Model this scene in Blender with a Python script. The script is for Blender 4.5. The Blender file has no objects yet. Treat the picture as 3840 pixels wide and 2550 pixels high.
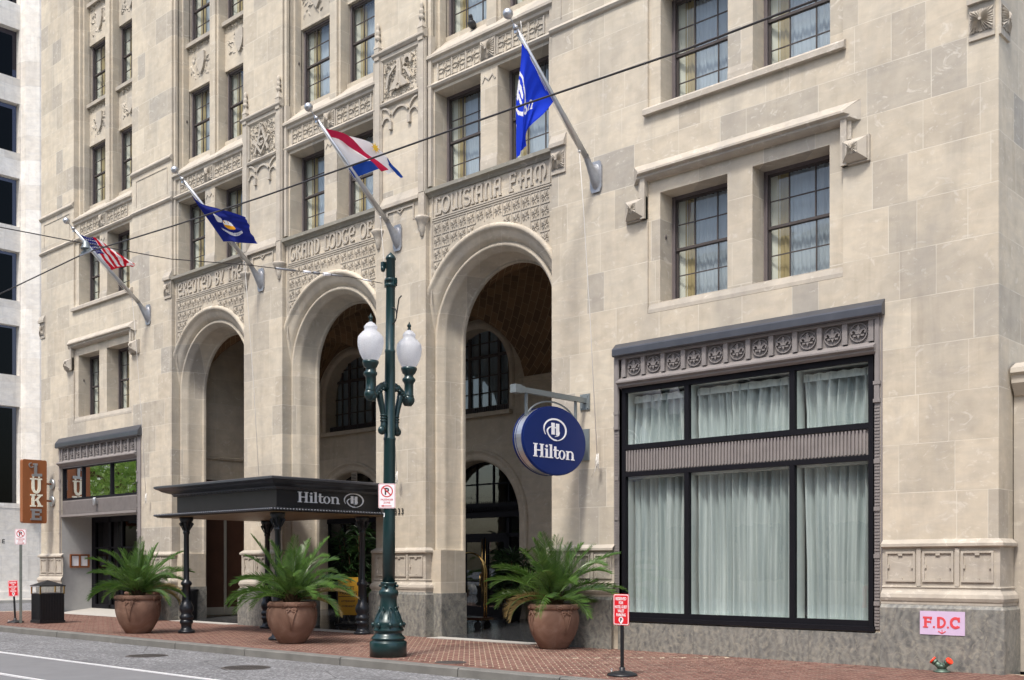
import bpy, bmesh, math, random
import numpy as np
from mathutils import Vector, Matrix, noise
random.seed(7)
R=math.radians; PI=math.pi; sin=math.sin; cos=math.cos
sc=bpy.context.scene; C=sc.collection

# ------------------------------------------------------------ camera, sky, sun
cam=bpy.data.objects.new('camera',bpy.data.cameras.new('camera')); C.objects.link(cam)
cam.data.sensor_width=36; cam.data.lens=36*4090/3840
cam.data.shift_y=(2120-1275)/3840
cam.data.clip_start=.1; cam.data.clip_end=3000
cam.location=(0,-17.7,1.7)
cam.rotation_euler=(R(90),0,math.atan(3780/4090.))
sc.camera=cam
w=bpy.data.worlds.new('World'); sc.world=w; w.use_nodes=True
wn=w.node_tree; sky=wn.nodes.new('ShaderNodeTexSky'); sky.sky_type='NISHITA'; sky.sun_disc=False
SUN_EL=R(58); SUN_DIR=Vector((.18,-.60,0)).normalized()
sky.sun_elevation=SUN_EL; sky.sun_rotation=math.atan2(SUN_DIR.x,SUN_DIR.y)
sky.air_density=1.2; sky.dust_density=3.5; sky.ozone_density=.6
wn.links.new(sky.outputs[0],wn.nodes['Background'].inputs[0]); wn.nodes['Background'].inputs[1].default_value=.135
sl=bpy.data.lights.new('sun','SUN'); sl.energy=1.9; sl.angle=R(9); sl.color=(1,.955,.89)
so=bpy.data.objects.new('sun',sl); C.objects.link(so)
d=Vector((SUN_DIR.x*cos(SUN_EL),SUN_DIR.y*cos(SUN_EL),sin(SUN_EL)))
so.rotation_euler=d.to_track_quat('Z','Y').to_euler(); so.location=(-20,-20,40)
sc.view_settings.view_transform='Standard'; sc.view_settings.look='None'
sc.view_settings.exposure=.92; sc.view_settings.gamma=1

# ------------------------------------------------------------ node helpers
class NT:
    def __init__(s,name):
        s.m=bpy.data.materials.new(name); s.m.use_nodes=True; s.t=s.m.node_tree; s.b=s.t.nodes['Principled BSDF']
        s.g=s.t.nodes.new('ShaderNodeNewGeometry')
    def n(s,t,**k):
        nd=s.t.nodes.new('ShaderNode'+t)
        for a,v in k.items(): setattr(nd,a,v)
        return nd
    def put(s,sock,v):
        if isinstance(v,bpy.types.NodeSocket): s.t.links.new(v,sock)
        elif v is not None: sock.default_value=v
    def math(s,op,a,b=None,c=None,clamp=False):
        nd=s.n('Math',operation=op); nd.use_clamp=clamp
        s.put(nd.inputs[0],a); s.put(nd.inputs[1],b) 
        if c is not None: s.put(nd.inputs[2],c)
        return nd.outputs[0]
    def mix(s,f,a,b,blend='MIX'):
        nd=s.n('Mix',data_type='RGBA',blend_type=blend); s.put(nd.inputs[0],f)
        s.put(nd.inputs[6],a if not isinstance(a,tuple) else (*a,1)[:4]); s.put(nd.inputs[7],b if not isinstance(b,tuple) else (*b,1)[:4])
        return nd.outputs[2]
    def noise(s,scale,det=4,vec=None,rough=.55,dist=0):
        nd=s.n('TexNoise'); nd.inputs['Scale'].default_value=scale; nd.inputs['Detail'].default_value=det
        nd.inputs['Roughness'].default_value=rough; nd.inputs['Distortion'].default_value=dist
        s.put(nd.inputs['Vector'],vec if vec is not None else s.g.outputs['Position']); return nd.outputs[0]
    def ramp(s,f,stops):
        nd=s.n('ValToRGB'); s.put(nd.inputs[0],f); e=nd.color_ramp.elements
        while len(e)<len(stops): e.new(.5)
        for el,(p,c) in zip(e,stops): el.position=p; el.color=(*c,1) if isinstance(c,tuple) else (c,c,c,1)
        return nd.outputs[0]
    def vscale(s,v,x,y,z):
        nd=s.n('VectorMath',operation='MULTIPLY'); s.put(nd.inputs[0],v); nd.inputs[1].default_value=(x,y,z); return nd.outputs[0]
    def xyz(s,v=None):
        nd=s.n('SeparateXYZ'); s.put(nd.inputs[0],v if v is not None else s.g.outputs['Position']); return nd.outputs
    def comb(s,x,y,z=0.):
        nd=s.n('CombineXYZ'); s.put(nd.inputs[0],x); s.put(nd.inputs[1],y); s.put(nd.inputs[2],z); return nd.outputs[0]
    def bump(s,h,st=.3,dist=.01):
        nd=s.n('Bump'); nd.inputs['Strength'].default_value=st; nd.inputs['Distance'].default_value=dist
        s.put(nd.inputs['Height'],h); s.t.links.new(nd.outputs[0],s.b.inputs['Normal'])
    def done(s,col=None,rough=None,metal=None,spec=None):
        if col is not None: s.put(s.b.inputs['Base Color'],col if not isinstance(col,tuple) else (*col,1)[:4])
        if rough is not None: s.put(s.b.inputs['Roughness'],rough)
        if metal is not None: s.b.inputs['Metallic'].default_value=metal
        if spec is not None: s.b.inputs['Specular IOR Level'].default_value=spec
        return s.m

def simple(name,col,rough=.6,metal=0.,var=.12,nscale=6.,spec=.5,bump=0.):
    t=NT(name); a=tuple(c*(1-var) for c in col); b=tuple(min(1,c*(1+var)) for c in col)
    f=t.noise(nscale,5); c=t.mix(f,a,b)
    if bump: t.bump(t.noise(nscale*12,3),bump,.004)
    return t.done(c,rough,metal,spec)

def stone(name,blocks=True,base=(.452,.409,.338),grey=(.36,.34,.305),light=(.545,.495,.408),joint=(.60,.56,.48),bl=1.95,bh=.803,z0=2.10,stain=.5):
    t=NT(name); P=t.xyz(); fine=t.noise(55,4,rough=.7); mid=t.noise(3.0,6); big=t.noise(.45,4)
    # bedding of the limestone: faint horizontal clouding
    bed=t.noise(1.1,7,t.vscale(t.g.outputs['Position'],1,1,3.2),.62,1.6)
    if blocks:
        U=t.math('ADD',P[0],P[1]); V=t.math('DIVIDE',t.math('SUBTRACT',P[2],z0),bh)
        row=t.math('FLOOR',V); wn_=t.n('TexWhiteNoise',noise_dimensions='1D'); t.put(wn_.inputs['W'],row)
        r=wn_.outputs[0]; sc_=t.math('MULTIPLY_ADD',r,.35,.8)
        U2=t.math('DIVIDE',t.math('MULTIPLY_ADD',U,sc_,t.math('MULTIPLY',r,17.3)),bl)
        colm=t.math('FLOOR',U2)
        # split some blocks in two, unequally
        w3=t.n('TexWhiteNoise',noise_dimensions='2D'); t.put(w3.inputs['Vector'],t.comb(colm,row))
        fu=t.math('SUBTRACT',U2,colm); cut=t.math('MULTIPLY_ADD',w3.outputs[0],.5,.25)
        half=t.math('GREATER_THAN',fu,cut); idc=t.math('MULTIPLY_ADD',half,.5,colm)
        w4=t.n('TexWhiteNoise',noise_dimensions='2D'); t.put(w4.inputs['Vector'],t.comb(idc,row))
        h=w4.outputs[0]; hc=t.xyz(w4.outputs[1])
        fv=t.math('SUBTRACT',V,row)
        du=t.math('MULTIPLY',t.math('MINIMUM',t.math('MINIMUM',fu,t.math('SUBTRACT',1,fu)),t.math('ABSOLUTE',t.math('SUBTRACT',fu,cut))),bl)
        dv=t.math('MULTIPLY',t.math('MINIMUM',fv,t.math('SUBTRACT',1,fv)),bh)
        dmin=t.math('MINIMUM',du,dv)
        wob=t.math('MULTIPLY_ADD',mid,.008,.0045)
        jm=t.math('SUBTRACT',1,t.math('DIVIDE',dmin,wob),clamp=True)
        jm=t.math('MINIMUM',t.math('MULTIPLY',jm,2.),1)
        c=t.ramp(h,[(0,grey),(.28,base),(.6,tuple((x+y)/2 for x,y in zip(base,light))),(1,light)])
        c=t.mix(t.math('MULTIPLY',hc[1],.30),c,(.47,.405,.32))
    else:
        jm=None; c=t.mix(t.math('MULTIPLY',big,.9),base,tuple((x+y)/2 for x,y in zip(base,grey)))
    c=t.mix(t.ramp(bed,[(.35,0.),(.62,.75)]),c,t.mix(1.,c,(1.16,1.14,1.10),'MULTIPLY'))
    c=t.mix(t.ramp(mid,[(.40,0.),(.72,.75)]),c,t.mix(1.,c,(.80,.79,.78),'MULTIPLY'))
    # pale scrapes and repairs
    sp=t.noise(2.3,9,t.vscale(t.g.outputs['Position'],1,1,1.5),.68,2.8)
    c=t.mix(t.ramp(sp,[(.58,0.),(.65,.55)]),c,(.64,.60,.53))
    # rain streaks running down
    rs=t.noise(6.,5,t.vscale(t.g.outputs['Position'],1,1,.07),.6,.2); c=t.mix(t.math('MULTIPLY',t.ramp(rs,[(.52,0.),(.72,.55)]),t.ramp(big,[(.42,0.),(.6,1.)])),c,t.mix(1.,c,(.74,.73,.72),'MULTIPLY'))
    # grey soot patches
    so_=t.noise(.8,6,t.vscale(t.g.outputs['Position'],1,1,.35),.6,.6)
    c=t.mix(t.ramp(so_,[(.48,0.),(.72,stain)]),c,(.30,.285,.26))
    c=t.mix(t.math('MULTIPLY',fine,.30),c,t.mix(1.,c,(.70,.69,.68),'MULTIPLY'))
    if jm is not None: c=t.mix(t.math('MULTIPLY',jm,t.ramp(t.noise(1.3,3),[(.35,.15),(.62,.85)])),c,joint)
    h_=t.math('MULTIPLY',fine,.5)
    if jm is not None: h_=t.math('SUBTRACT',h_,t.math('MULTIPLY',jm,.8))
    t.bump(h_,.25,.006)
    return t.done(c,.85,0,.25)

M={}
M['stone']=stone('limestone_ashlar')
M['patch']=stone('pale_repair_mortar',False,(.60,.56,.49),(.52,.48,.42),stain=.1)
M['carved']=stone('limestone_carved',False,(.44,.402,.345),(.37,.346,.312),stain=.5)
M['inner']=stone('limestone_interior',True,(.46,.40,.31),(.41,.36,.285),(.52,.46,.37),(.50,.45,.38),stain=.2)
M['weather']=stone('weathered_stone',False,(.30,.29,.25),(.20,.20,.17),stain=.8)
M['trav']=stone('white_travertine',True,(.76,.745,.72),(.70,.685,.665),(.80,.785,.76),(.50,.49,.49),bl=3.2,bh=1.277,z0=.9,stain=.1)
# swirled grey granite of the plinth
def granite():
    t=NT('swirled_grey_granite'); P=t.g.outputs['Position']
    a=t.noise(2.6,8,P,.6,3.2); b=t.noise(7,6,P,.6,2.2); f=t.noise(70,3)
    wv=t.n('TexWave',wave_type='BANDS'); wv.inputs['Scale'].default_value=2.2; wv.inputs['Distortion'].default_value=14; wv.inputs['Detail'].default_value=5; t.put(wv.inputs['Vector'],P)
    c=t.ramp(a,[(.3,(.075,.078,.08)),(.5,(.16,.158,.145)),(.7,(.28,.265,.225))])
    c=t.mix(t.math('MULTIPLY',wv.outputs[1],.35),c,(.34,.34,.31)); c=t.mix(t.ramp(b,[(.5,0.),(.68,.5)]),c,(.42,.39,.31))
    c=t.mix(t.math('MULTIPLY',f,.35),c,(.12,.125,.13))
    t.bump(f,.12,.003)
    return t.done(c,.42,0,.5)
M['granite']=granite()
M['bronze']=simple('painted_bronze_ornament',(.215,.197,.192),.6,.0,.22,5,.3,.2)
M['blackframe']=simple('black_painted_frame',(.008,.008,.011),.55,.0,.2,4,.15)
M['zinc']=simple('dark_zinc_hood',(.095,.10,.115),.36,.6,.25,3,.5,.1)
M['winframe']=simple('brown_grey_window_paint',(.125,.108,.112),.55,0,.25,6,.3)
M['sash']=simple('dark_sash',(.070,.060,.058),.55,0,.2,6,.3)
M['green']=simple('dark_green_cast_iron',(.008,.031,.033),.28,.15,.35,9,.6,.15)
M['canopy']=simple('charcoal_canopy_metal',(.062,.057,.054),.5,0,.15,5,.3,.1)
M['canopyshade']=simple('painted_canopy_shade',(.016,.017,.021),.45,.1,.2,5)  # near-black version of the canopy metal, for its shaded end face
M['iron']=simple('blue_black_cast_iron',(.018,.021,.027),.32,.3,.25,8,.5,.1)
M['letterwhite']=simple('white_sign_letter',(.93,.93,.95),.35,0,.03,5)
M['steel']=simple('brushed_aluminium',(.50,.51,.53),.36,.85,.18,9)
M['darksteel']=simple('cast_aluminium_bracket',(.34,.35,.37),.45,.6,.3,14)
M['galv']=simple('grey_sign_bracket',(.22,.25,.26),.45,.5,.12,6)
M['brass']=simple('polished_brass',(.75,.52,.20),.2,1,.1,6)
M['terracotta']=None
M['wood']=simple('canopy_soffit_boards',(.17,.108,.055),.5,0,.35,3)
M['orange']=simple('orange_brown_enamel',(.27,.092,.03),.4,0,.12,3)
M['chrome']=simple('silver_sign_letter',(.48,.49,.5),.3,.7,.15,9)
M['cream']=simple('cream_neon_letter',(.82,.80,.66),.4,0,.05,4)
M['red']=simple('red_sign_paint',(.62,.012,.022),.4,0,.06,4)
M['white']=simple('white_sign_paint',(.78,.77,.80),.4,0,.05,4)
M['signred']=simple('sign_red_print',(.52,.03,.035),.45,0,.04,4)
M['signblack']=simple('sign_black_print',(.02,.02,.022),.5,0,.05,4)
M['post']=simple('grey_sign_post',(.16,.175,.16),.5,.5,.3,10)
M['blackplastic']=simple('black_bin_metal',(.014,.015,.018),.38,.2,.3,9)
M['plaster']=simple('grey_plaster',(.42,.42,.41),.85,0,.10,9,.2,.1)
M['soil']=simple('bark_mulch',(.09,.045,.022),.9,0,.6,40,.2,.6)
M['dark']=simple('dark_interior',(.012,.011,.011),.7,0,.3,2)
M['darkwood']=simple('dark_brown_wood',(.050,.022,.014),.3,0,.5,2,.5)
M['panelgrey']=simple('pale_door_metal',(.35,.34,.30),.4,.4,.1,5)
M['rubber']=simple('black_rubber',(.02,.02,.02),.7)
M['rope']=simple('white_rope',(.62,.61,.58),.8,0,.1,50)
M['wire']=simple('dark_steel_wire',(.06,.055,.055),.5,.4,.2,20)
M['blue']=simple('royal_blue_sign_face',(.003,.018,.125),.5,0,.07,3,.35)
M['gold']=simple('gold_flag_print',(.70,.38,.02),.8,0,.2,12,.2)
M['pink']=simple('pale_violet_sign_plate',(.56,.44,.62),.6,0,.08,6)
M['fdcred']=simple('faded_red_letter',(.62,.06,.07),.6,0,.12,12)
M['amber']=simple('amber_sign_board',(.50,.27,.02),.5,0,.1,5)
M['redcap']=simple('red_plastic_cap',(.80,.055,.02),.4,0,.06,8)
M['verdigris']=simple('verdigris_brass',(.10,.15,.12),.5,.5,.35,25)
M['bird']=simple('dark_pigeon_feathers',(.03,.032,.036),.6,0,.4,40)
M['asphaltiron']=simple('rusty_cast_iron_cover',(.095,.085,.08),.6,.3,.5,30,.5,.5)
M['rail']=simple('rail_steel_painted_sheen',(.85,.86,.88),.5,.2,.05,20)  # near-white base colour stands in for sky gleaming on polished rails
M['travdark']=simple('shadow_gap',(.05,.05,.05),.8)

def cloth(name,col,rough=.75,sheen=.0,trans=.4):
    t=NT(name); f=t.noise(300,2); c=t.mix(f,tuple(x*.93 for x in col),tuple(min(1,x*1.05) for x in col))
    t.done(c,rough,0,.25)
    tr=t.n('BsdfTranslucent'); t.put(tr.inputs[0],c); mx=t.n('MixShader'); mx.inputs[0].default_value=trans
    t.t.links.new(t.b.outputs[0],mx.inputs[1]); t.t.links.new(tr.outputs[0],mx.inputs[2]); t.t.links.new(mx.outputs[0],t.t.nodes['Material Output'].inputs[0]); return t.m
M['fblue']=cloth('flag_royal_blue',(.008,.045,.62)); M['fnavy']=cloth('flag_navy_blue',(.012,.022,.20)); M['fred']=cloth('flag_red',(.62,.015,.035))
M['fwhite']=cloth('flag_white',(.88,.88,.90)); M['fcrimson']=cloth('flag_crimson',(.50,.02,.07)); M['fmid']=cloth('flag_mid_blue',(.012,.06,.34)); M['fyellow']=cloth('flag_yellow',(.85,.62,.08))
M['fgold']=cloth('flag_gold',(.78,.36,.015))
M['sheer']=cloth('blue_grey_sheer_curtain',(.50,.56,.62),.9,0,.2)
M['ochre']=cloth('ochre_drape',(.43,.34,.18),.9,0,.1)
M['cream_lining']=cloth('cream_curtain_return',(.70,.69,.60),.9,0,.1)
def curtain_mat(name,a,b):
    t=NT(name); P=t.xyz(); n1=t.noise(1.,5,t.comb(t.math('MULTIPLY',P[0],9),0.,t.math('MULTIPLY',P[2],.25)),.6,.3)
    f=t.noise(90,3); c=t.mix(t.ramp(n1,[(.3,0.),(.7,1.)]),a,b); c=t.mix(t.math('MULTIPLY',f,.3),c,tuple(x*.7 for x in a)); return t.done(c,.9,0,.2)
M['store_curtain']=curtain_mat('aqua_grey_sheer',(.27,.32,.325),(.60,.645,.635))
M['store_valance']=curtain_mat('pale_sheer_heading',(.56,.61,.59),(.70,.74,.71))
def glass(name,tint=(.86,.9,.9),r0=.05,gain=1.):
    t=NT(name); t.t.nodes.remove(t.b)
    dp=t.n('VectorMath',operation='DOT_PRODUCT'); t.put(dp.inputs[0],t.g.outputs['Normal']); t.put(dp.inputs[1],t.g.outputs['Incoming'])
    cs=t.math('ABSOLUTE',dp.outputs['Value']); fr=t.math('MULTIPLY_ADD',t.math('POWER',t.math('SUBTRACT',1,cs),4.2),.9*gain,r0,clamp=True)
    tr=t.n('BsdfTransparent'); tr.inputs[0].default_value=(*tint,1); gl=t.n('BsdfGlossy'); gl.inputs[0].default_value=(.95,.97,1,1); gl.inputs[1].default_value=.015
    bn=t.n('Bump'); bn.inputs['Strength'].default_value=.06; bn.inputs['Distance'].default_value=.03; t.put(bn.inputs['Height'],t.noise(1.6,3)); t.t.links.new(bn.outputs[0],gl.inputs['Normal'])
    mx=t.n('MixShader'); t.put(mx.inputs[0],fr); t.t.links.new(tr.outputs[0],mx.inputs[1]); t.t.links.new(gl.outputs[0],mx.inputs[2])
    t.t.links.new(mx.outputs[0],t.t.nodes['Material Output'].inputs[0]); return t.m
M['glass']=glass('window_glass',(.88,.91,.91),.06); M['storeglass']=glass('greenish_shop_glass',(.92,.955,.95),.13)
M['darkglass']=glass('dark_tinted_glass',(.10,.09,.11),.012,.5); M['mirrorglass']=glass('reflective_green_glass',(.25,.33,.28),.62)
def frosted():
    t=NT('prismatic_lamp_glass'); P=t.xyz(); f=t.noise(70,3); ri=t.n('TexWave',wave_type='RINGS'); n=t.noise(9,4)
    t.bump(t.noise(55,2),.6,.012); c=t.mix(n,(.80,.82,.86),(.95,.96,.97)); t.done(c,.10,0,.8)
    tr=t.n('BsdfTranslucent'); tr.inputs[0].default_value=(.95,.96,1,1); tp=t.n('BsdfTransparent'); tp.inputs[0].default_value=(.9,.92,.95,1)
    m1=t.n('MixShader'); m1.inputs[0].default_value=.55; m2=t.n('MixShader'); t.put(m2.inputs[0],t.math('MULTIPLY_ADD',f,.4,.0))
    t.t.links.new(t.b.outputs[0],m1.inputs[1]); t.t.links.new(tr.outputs[0],m1.inputs[2]); t.t.links.new(m1.outputs[0],m2.inputs[1]); t.t.links.new(tp.outputs[0],m2.inputs[2]); t.t.links.new(m2.outputs[0],t.t.nodes['Material Output'].inputs[0]); return t.m
M['frosted']=frosted()
def terracotta():
    t=NT('weathered_terracotta'); a=t.noise(2.2,6,None,.6,1.); b=t.noise(30,4); 
    c=t.ramp(a,[(.3,(.14,.075,.052)),(.55,(.215,.12,.085)),(.75,(.30,.20,.155))]); c=t.mix(t.math('MULTIPLY',b,.4),c,(.20,.13,.10))
    t.bump(b,.3,.006); return t.done(c,.8,0,.25)
M['terracotta']=terracotta()
def leafmat(name,a,b,rough=.4,trans=.25):
    t=NT(name); rnd=t.g.outputs['Random Per Island']; c=t.mix(rnd,a,b); n=t.noise(3,3); c=t.mix(t.math('MULTIPLY',n,.5),c,b)
    t.done(c,rough,0,.5); tr=t.n('BsdfTranslucent'); t.put(tr.inputs[0],t.mix(.5,c,(.10,.20,.01))); mx=t.n('MixShader'); mx.inputs[0].default_value=trans
    t.t.links.new(t.b.outputs[0],mx.inputs[1]); t.t.links.new(tr.outputs[0],mx.inputs[2]); t.t.links.new(mx.outputs[0],t.t.nodes['Material Output'].inputs[0]); return t.m
M['palm']=leafmat('palm_leaflets',(.030,.082,.024),(.115,.215,.045),.30)
M['dry']=leafmat('dry_palm_leaflets',(.20,.15,.06),(.32,.24,.10),.7,.1)
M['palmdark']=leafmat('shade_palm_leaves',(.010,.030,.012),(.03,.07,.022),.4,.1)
M['tree']=leafmat('street_tree_leaves',(.10,.22,.03),(.26,.40,.08),.5,.35)
M['bark']=simple('palm_bark',(.085,.055,.03),.9,0,.5,22,.2,.6)
def vaultmat():
    t=NT('guastavino_vault_tile'); uv=t.n('UVMap'); mp=t.n('Mapping'); mp.inputs['Rotation'].default_value=(0,0,R(45)); t.t.links.new(uv.outputs[0],mp.inputs[0])
    br=t.n('TexBrick'); t.t.links.new(mp.outputs[0],br.inputs[0]); br.offset=.5
    for k,v in (('Color1',(.21,.125,.062,1)),('Color2',(.115,.066,.034,1)),('Mortar',(.32,.24,.15,1)),('Scale',1.),('Mortar Size',.008),('Brick Width',.46),('Row Height',.2),('Bias',0.)): br.inputs[k].default_value=v
    t.bump(br.outputs[1],-.4,.01); return t.done(br.outputs[0],.7,0,.3)
M['vault']=vaultmat()
def asphalt():
    t=NT('worn_asphalt_aggregate'); v=t.n('TexVoronoi'); v.inputs['Scale'].default_value=30; t.put(v.inputs['Vector'],t.g.outputs['Position'])
    hv=t.xyz(v.outputs['Color']); n=t.noise(.7,6); n2=t.noise(160,3); n3=t.noise(3.5,5,t.vscale(t.g.outputs['Position'],.5,1.4,1))
    c=t.mix(t.ramp(hv[0],[(.55,0.),(.82,1.)]),(.105,.108,.116),(.42,.425,.44)); c=t.mix(t.ramp(n3,[(.35,.0),(.62,.55)]),c,(.13,.13,.135))
    c=t.mix(t.math('MULTIPLY',n,.4),c,(.22,.22,.225)); c=t.mix(t.math('MULTIPLY',n2,.3),c,(.08,.08,.085))
    cr_=t.n('TexVoronoi',feature='DISTANCE_TO_EDGE'); cr_.inputs['Scale'].default_value=.55; t.put(cr_.inputs['Vector'],t.mix(.12,t.g.outputs['Position'],t.n('TexNoise').outputs[1]))
    c=t.mix(t.ramp(cr_.outputs[0],[(0.,.75),(.010,0.)]),c,(.035,.035,.037)); pt=t.noise(.35,3,None,.5,.4); c=t.mix(t.ramp(pt,[(.56,0.),(.60,.3)]),c,(.10,.102,.108)); oil=t.noise(1.1,4,t.vscale(t.g.outputs['Position'],.3,1,1)); c=t.mix(t.ramp(oil,[(.58,0.),(.74,.4)]),c,(.07,.07,.073))
    t.bump(hv[1],.5,.006); return t.done(c,.75,0,.35)
M['asphalt']=asphalt()
M['trackslab']=simple('grey_track_concrete',(.17,.172,.18),.75,0,.18,2.,.3,.3)
M['kerb']=simple('granite_kerb',(.15,.147,.137),.75,0,.45,2.2,.3,.5)
M['kerbdark']=simple('dirty_kerb_face',(.10,.105,.10),.75,0,.4,4.,.3,.4)
M['mortar']=simple('sandy_mortar',(.46,.385,.29),.9,0,.18,7,.2,.3)
M['step']=simple('pale_threshold_stone',(.40,.385,.355),.7,0,.15,4,.3,.2)
def brickpave():
    t=NT('red_paving_brick'); r=t.g.outputs['Random Per Island']; c=t.ramp(r,[(0,(.115,.056,.046)),(.3,(.175,.085,.066)),(.6,(.21,.108,.084)),(.9,(.255,.145,.115)),(1,(.19,.125,.105))])
    n=t.noise(.6,6); c=t.mix(t.ramp(n,[(.4,0.),(.72,.6)]),c,(.24,.135,.105)); f=t.noise(60,3); c=t.mix(t.math('MULTIPLY',f,.4),c,(.12,.06,.05)); g2=t.noise(2.2,6,None,.65,1.); c=t.mix(t.ramp(g2,[(.5,0.),(.7,.6)]),c,(.10,.062,.052)); gm=t.n('TexVoronoi'); gm.inputs['Scale'].default_value=2.1; t.put(gm.inputs['Vector'],t.g.outputs['Position']); c=t.mix(t.ramp(gm.outputs[0],[(.035,.8),(.05,0.)]),c,(.045,.04,.038))
    t.bump(f,.3,.004); return t.done(c,.8,0,.3)
M['brick']=brickpave()
def tilefloor():
    t=NT('polished_dark_terrazzo'); n=t.noise(2,5); return t.done(t.mix(n,(.022,.024,.027),(.05,.052,.056)),t.math('MULTIPLY_ADD',n,.12,.12),0,.5)
M['terrazzo']=tilefloor()

# ------------------------------------------------------------ mesh builder
class MB:
    def __init__(s): s.v=[]; s.f=[]; s.mi=[]; s.m=0; s.sm=[]; s.smooth=False
    def add(s,vs,fs):
        o=len(s.v); s.v+= [tuple(v) for v in vs]
        for f in fs: s.f.append(tuple(i+o for i in f)); s.mi.append(s.m); s.sm.append(s.smooth)
        return s
    def box(s,x0,x1,y0,y1,z0,z1):
        if x0>x1:x0,x1=x1,x0
        if y0>y1:y0,y1=y1,y0
        if z0>z1:z0,z1=z1,z0
        return s.add([(x0,y0,z0),(x1,y0,z0),(x1,y1,z0),(x0,y1,z0),(x0,y0,z1),(x1,y0,z1),(x1,y1,z1),(x0,y1,z1)],
            [(0,3,2,1),(4,5,6,7),(0,1,5,4),(1,2,6,5),(2,3,7,6),(3,0,4,7)])
    def quad(s,a,b,c,d): return s.add([a,b,c,d],[(0,1,2,3)])
    def prism(s,poly,f,n0,n1):
        """poly 2-D points; f(u,v,d)->xyz; n0,n1 depths"""
        k=len(poly); vs=[f(u,v,n0) for u,v in poly]+[f(u,v,n1) for u,v in poly]
        fs=[tuple(range(k)),tuple(range(2*k-1,k-1,-1))]+[(i,i+k,(i+1)%k+k,(i+1)%k) for i in range(k)]
        return s.add(vs,fs)
    def grid(s,P,close_u=False,close_v=False):
        nu=len(P); nv=len(P[0]); vs=[p for r in P for p in r]; fs=[]
        for i in range(nu if close_u else nu-1):
            for j in range(nv if close_v else nv-1):
                a=i*nv+j; b=i*nv+(j+1)%nv; c=((i+1)%nu)*nv+(j+1)%nv; d_=((i+1)%nu)*nv+j; fs.append((a,b,c,d_))
        return s.add(vs,fs)
    def lathe(s,prof,c=(0,0,0),seg=24,flute=0,fa=.0,fz=None,square=False):
        P=[]
        for r,z in prof:
            row=[]
            for i in range(seg):
                a=2*PI*i/seg; rr=r
                if flute and (fz is None or fz[0]<=z<=fz[1]): rr=r*(1-fa*abs(sin(flute*a/2)))
                row.append((c[0]+rr*cos(a),c[1]+rr*sin(a),c[2]+z))
            P.append(row)
        sm=s.smooth; s.smooth=True; s.grid(P,close_v=True); s.smooth=sm
        k=len(s.v)-len(prof)*seg; s.f.append(tuple(range(k,k+seg))[::-1]); s.mi.append(s.m); s.sm.append(False)
        k2=len(s.v)-seg; s.f.append(tuple(range(k2,k2+seg))); s.mi.append(s.m); s.sm.append(False)
        return s
    def tube(s,pts,r,seg=8,caps=True):
        pts=[Vector(p) for p in pts]; rs=r if isinstance(r,(list,tuple)) else [r]*len(pts); P=[]; up=None
        for i,p in enumerate(pts):
            t_=(pts[min(i+1,len(pts)-1)]-pts[max(i-1,0)]).normalized()
            if up is None:
                up=Vector((0,0,1)) if abs(t_.z)<.9 else Vector((1,0,0))
            a=t_.cross(up).normalized(); b=a.cross(t_).normalized(); up=b
            P.append([tuple(p+rs[i]*(cos(2*PI*k/seg)*a+sin(2*PI*k/seg)*b)) for k in range(seg)])
        sm=s.smooth; s.smooth=True; s.grid(P,close_v=True); s.smooth=sm
        if caps:
            k=len(s.v)-len(P)*seg; s.f.append(tuple(range(k,k+seg))); s.mi.append(s.m); s.sm.append(False)
            k2=len(s.v)-seg; s.f.append(tuple(range(k2,k2+seg))[::-1]); s.mi.append(s.m); s.sm.append(False)
        return s
    def sphere(s,c,r,sx=1,sy=1,sz=1,seg=14,rings=8):
        P=[]
        for i in range(rings+1):
            a=PI*i/rings; P.append([(c[0]+sx*r*sin(a)*cos(2*PI*k/seg),c[1]+sy*r*sin(a)*sin(2*PI*k/seg),c[2]-sz*r*cos(a)) for k in range(seg)])
        sm=s.smooth; s.smooth=True; s.grid(P,close_v=True); s.smooth=sm; return s
    def build(s,name,mats,parent=None,offset=None,**props):
        """offset: world position of the parent, when the mesh is written in world coordinates"""
        if not isinstance(mats,(list,tuple)): mats=[mats]
        if parent is not None and (name=='carved_lettering' or not any(q in name for q in ('_letter','number','print'))):
            ps=s.pieces()
            if ps and 1<len(ps)<=60:
                out=[m_.build1(name,mats,parent,offset,**props) for m_ in ps]; return out[0]
        return s.build1(name,mats,parent,offset,**props)
    def pieces(s):
        """the far-apart groups of faces in this builder, each as a builder of its own"""
        n=len(s.v); par=list(range(n))
        def find(i):
            while par[i]!=i: par[i]=par[par[i]]; i=par[i]
            return i
        for f in s.f:
            a=find(f[0])
            for q in f[1:]:
                b=find(q)
                if a!=b: par[b]=a
        isl={}
        for i in range(n): isl.setdefault(find(i),[]).append(i)
        K=list(isl); k=len(K)
        if k>900 or k<2: return None
        lo=np.array([[min(s.v[i][c] for i in isl[q]) for c in range(3)] for q in K]); hi=np.array([[max(s.v[i][c] for i in isl[q]) for c in range(3)] for q in K])
        size=(hi-lo).max(axis=1); gap=np.maximum(0,np.maximum(lo[:,None]-hi[None],lo[None]-hi[:,None]))
        near=np.sqrt((gap**2).sum(axis=2))<=np.maximum(.02,.5*np.maximum(size[:,None],size[None]))
        lab=[-1]*k; c=0
        for a in range(k):
            if lab[a]>=0: continue
            st=[a]; lab[a]=c
            while st:
                q=st.pop()
                for b in np.nonzero(near[q])[0]:
                    if lab[b]<0: lab[b]=c; st.append(b)
            c+=1
        if c<2: return None
        of={q:lab[j] for j,q in enumerate(K)}; out=[MB() for _ in range(c)]; mp={}
        for i in range(n): m_=out[of[find(i)]]; mp[i]=len(m_.v); m_.v.append(s.v[i])
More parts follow.
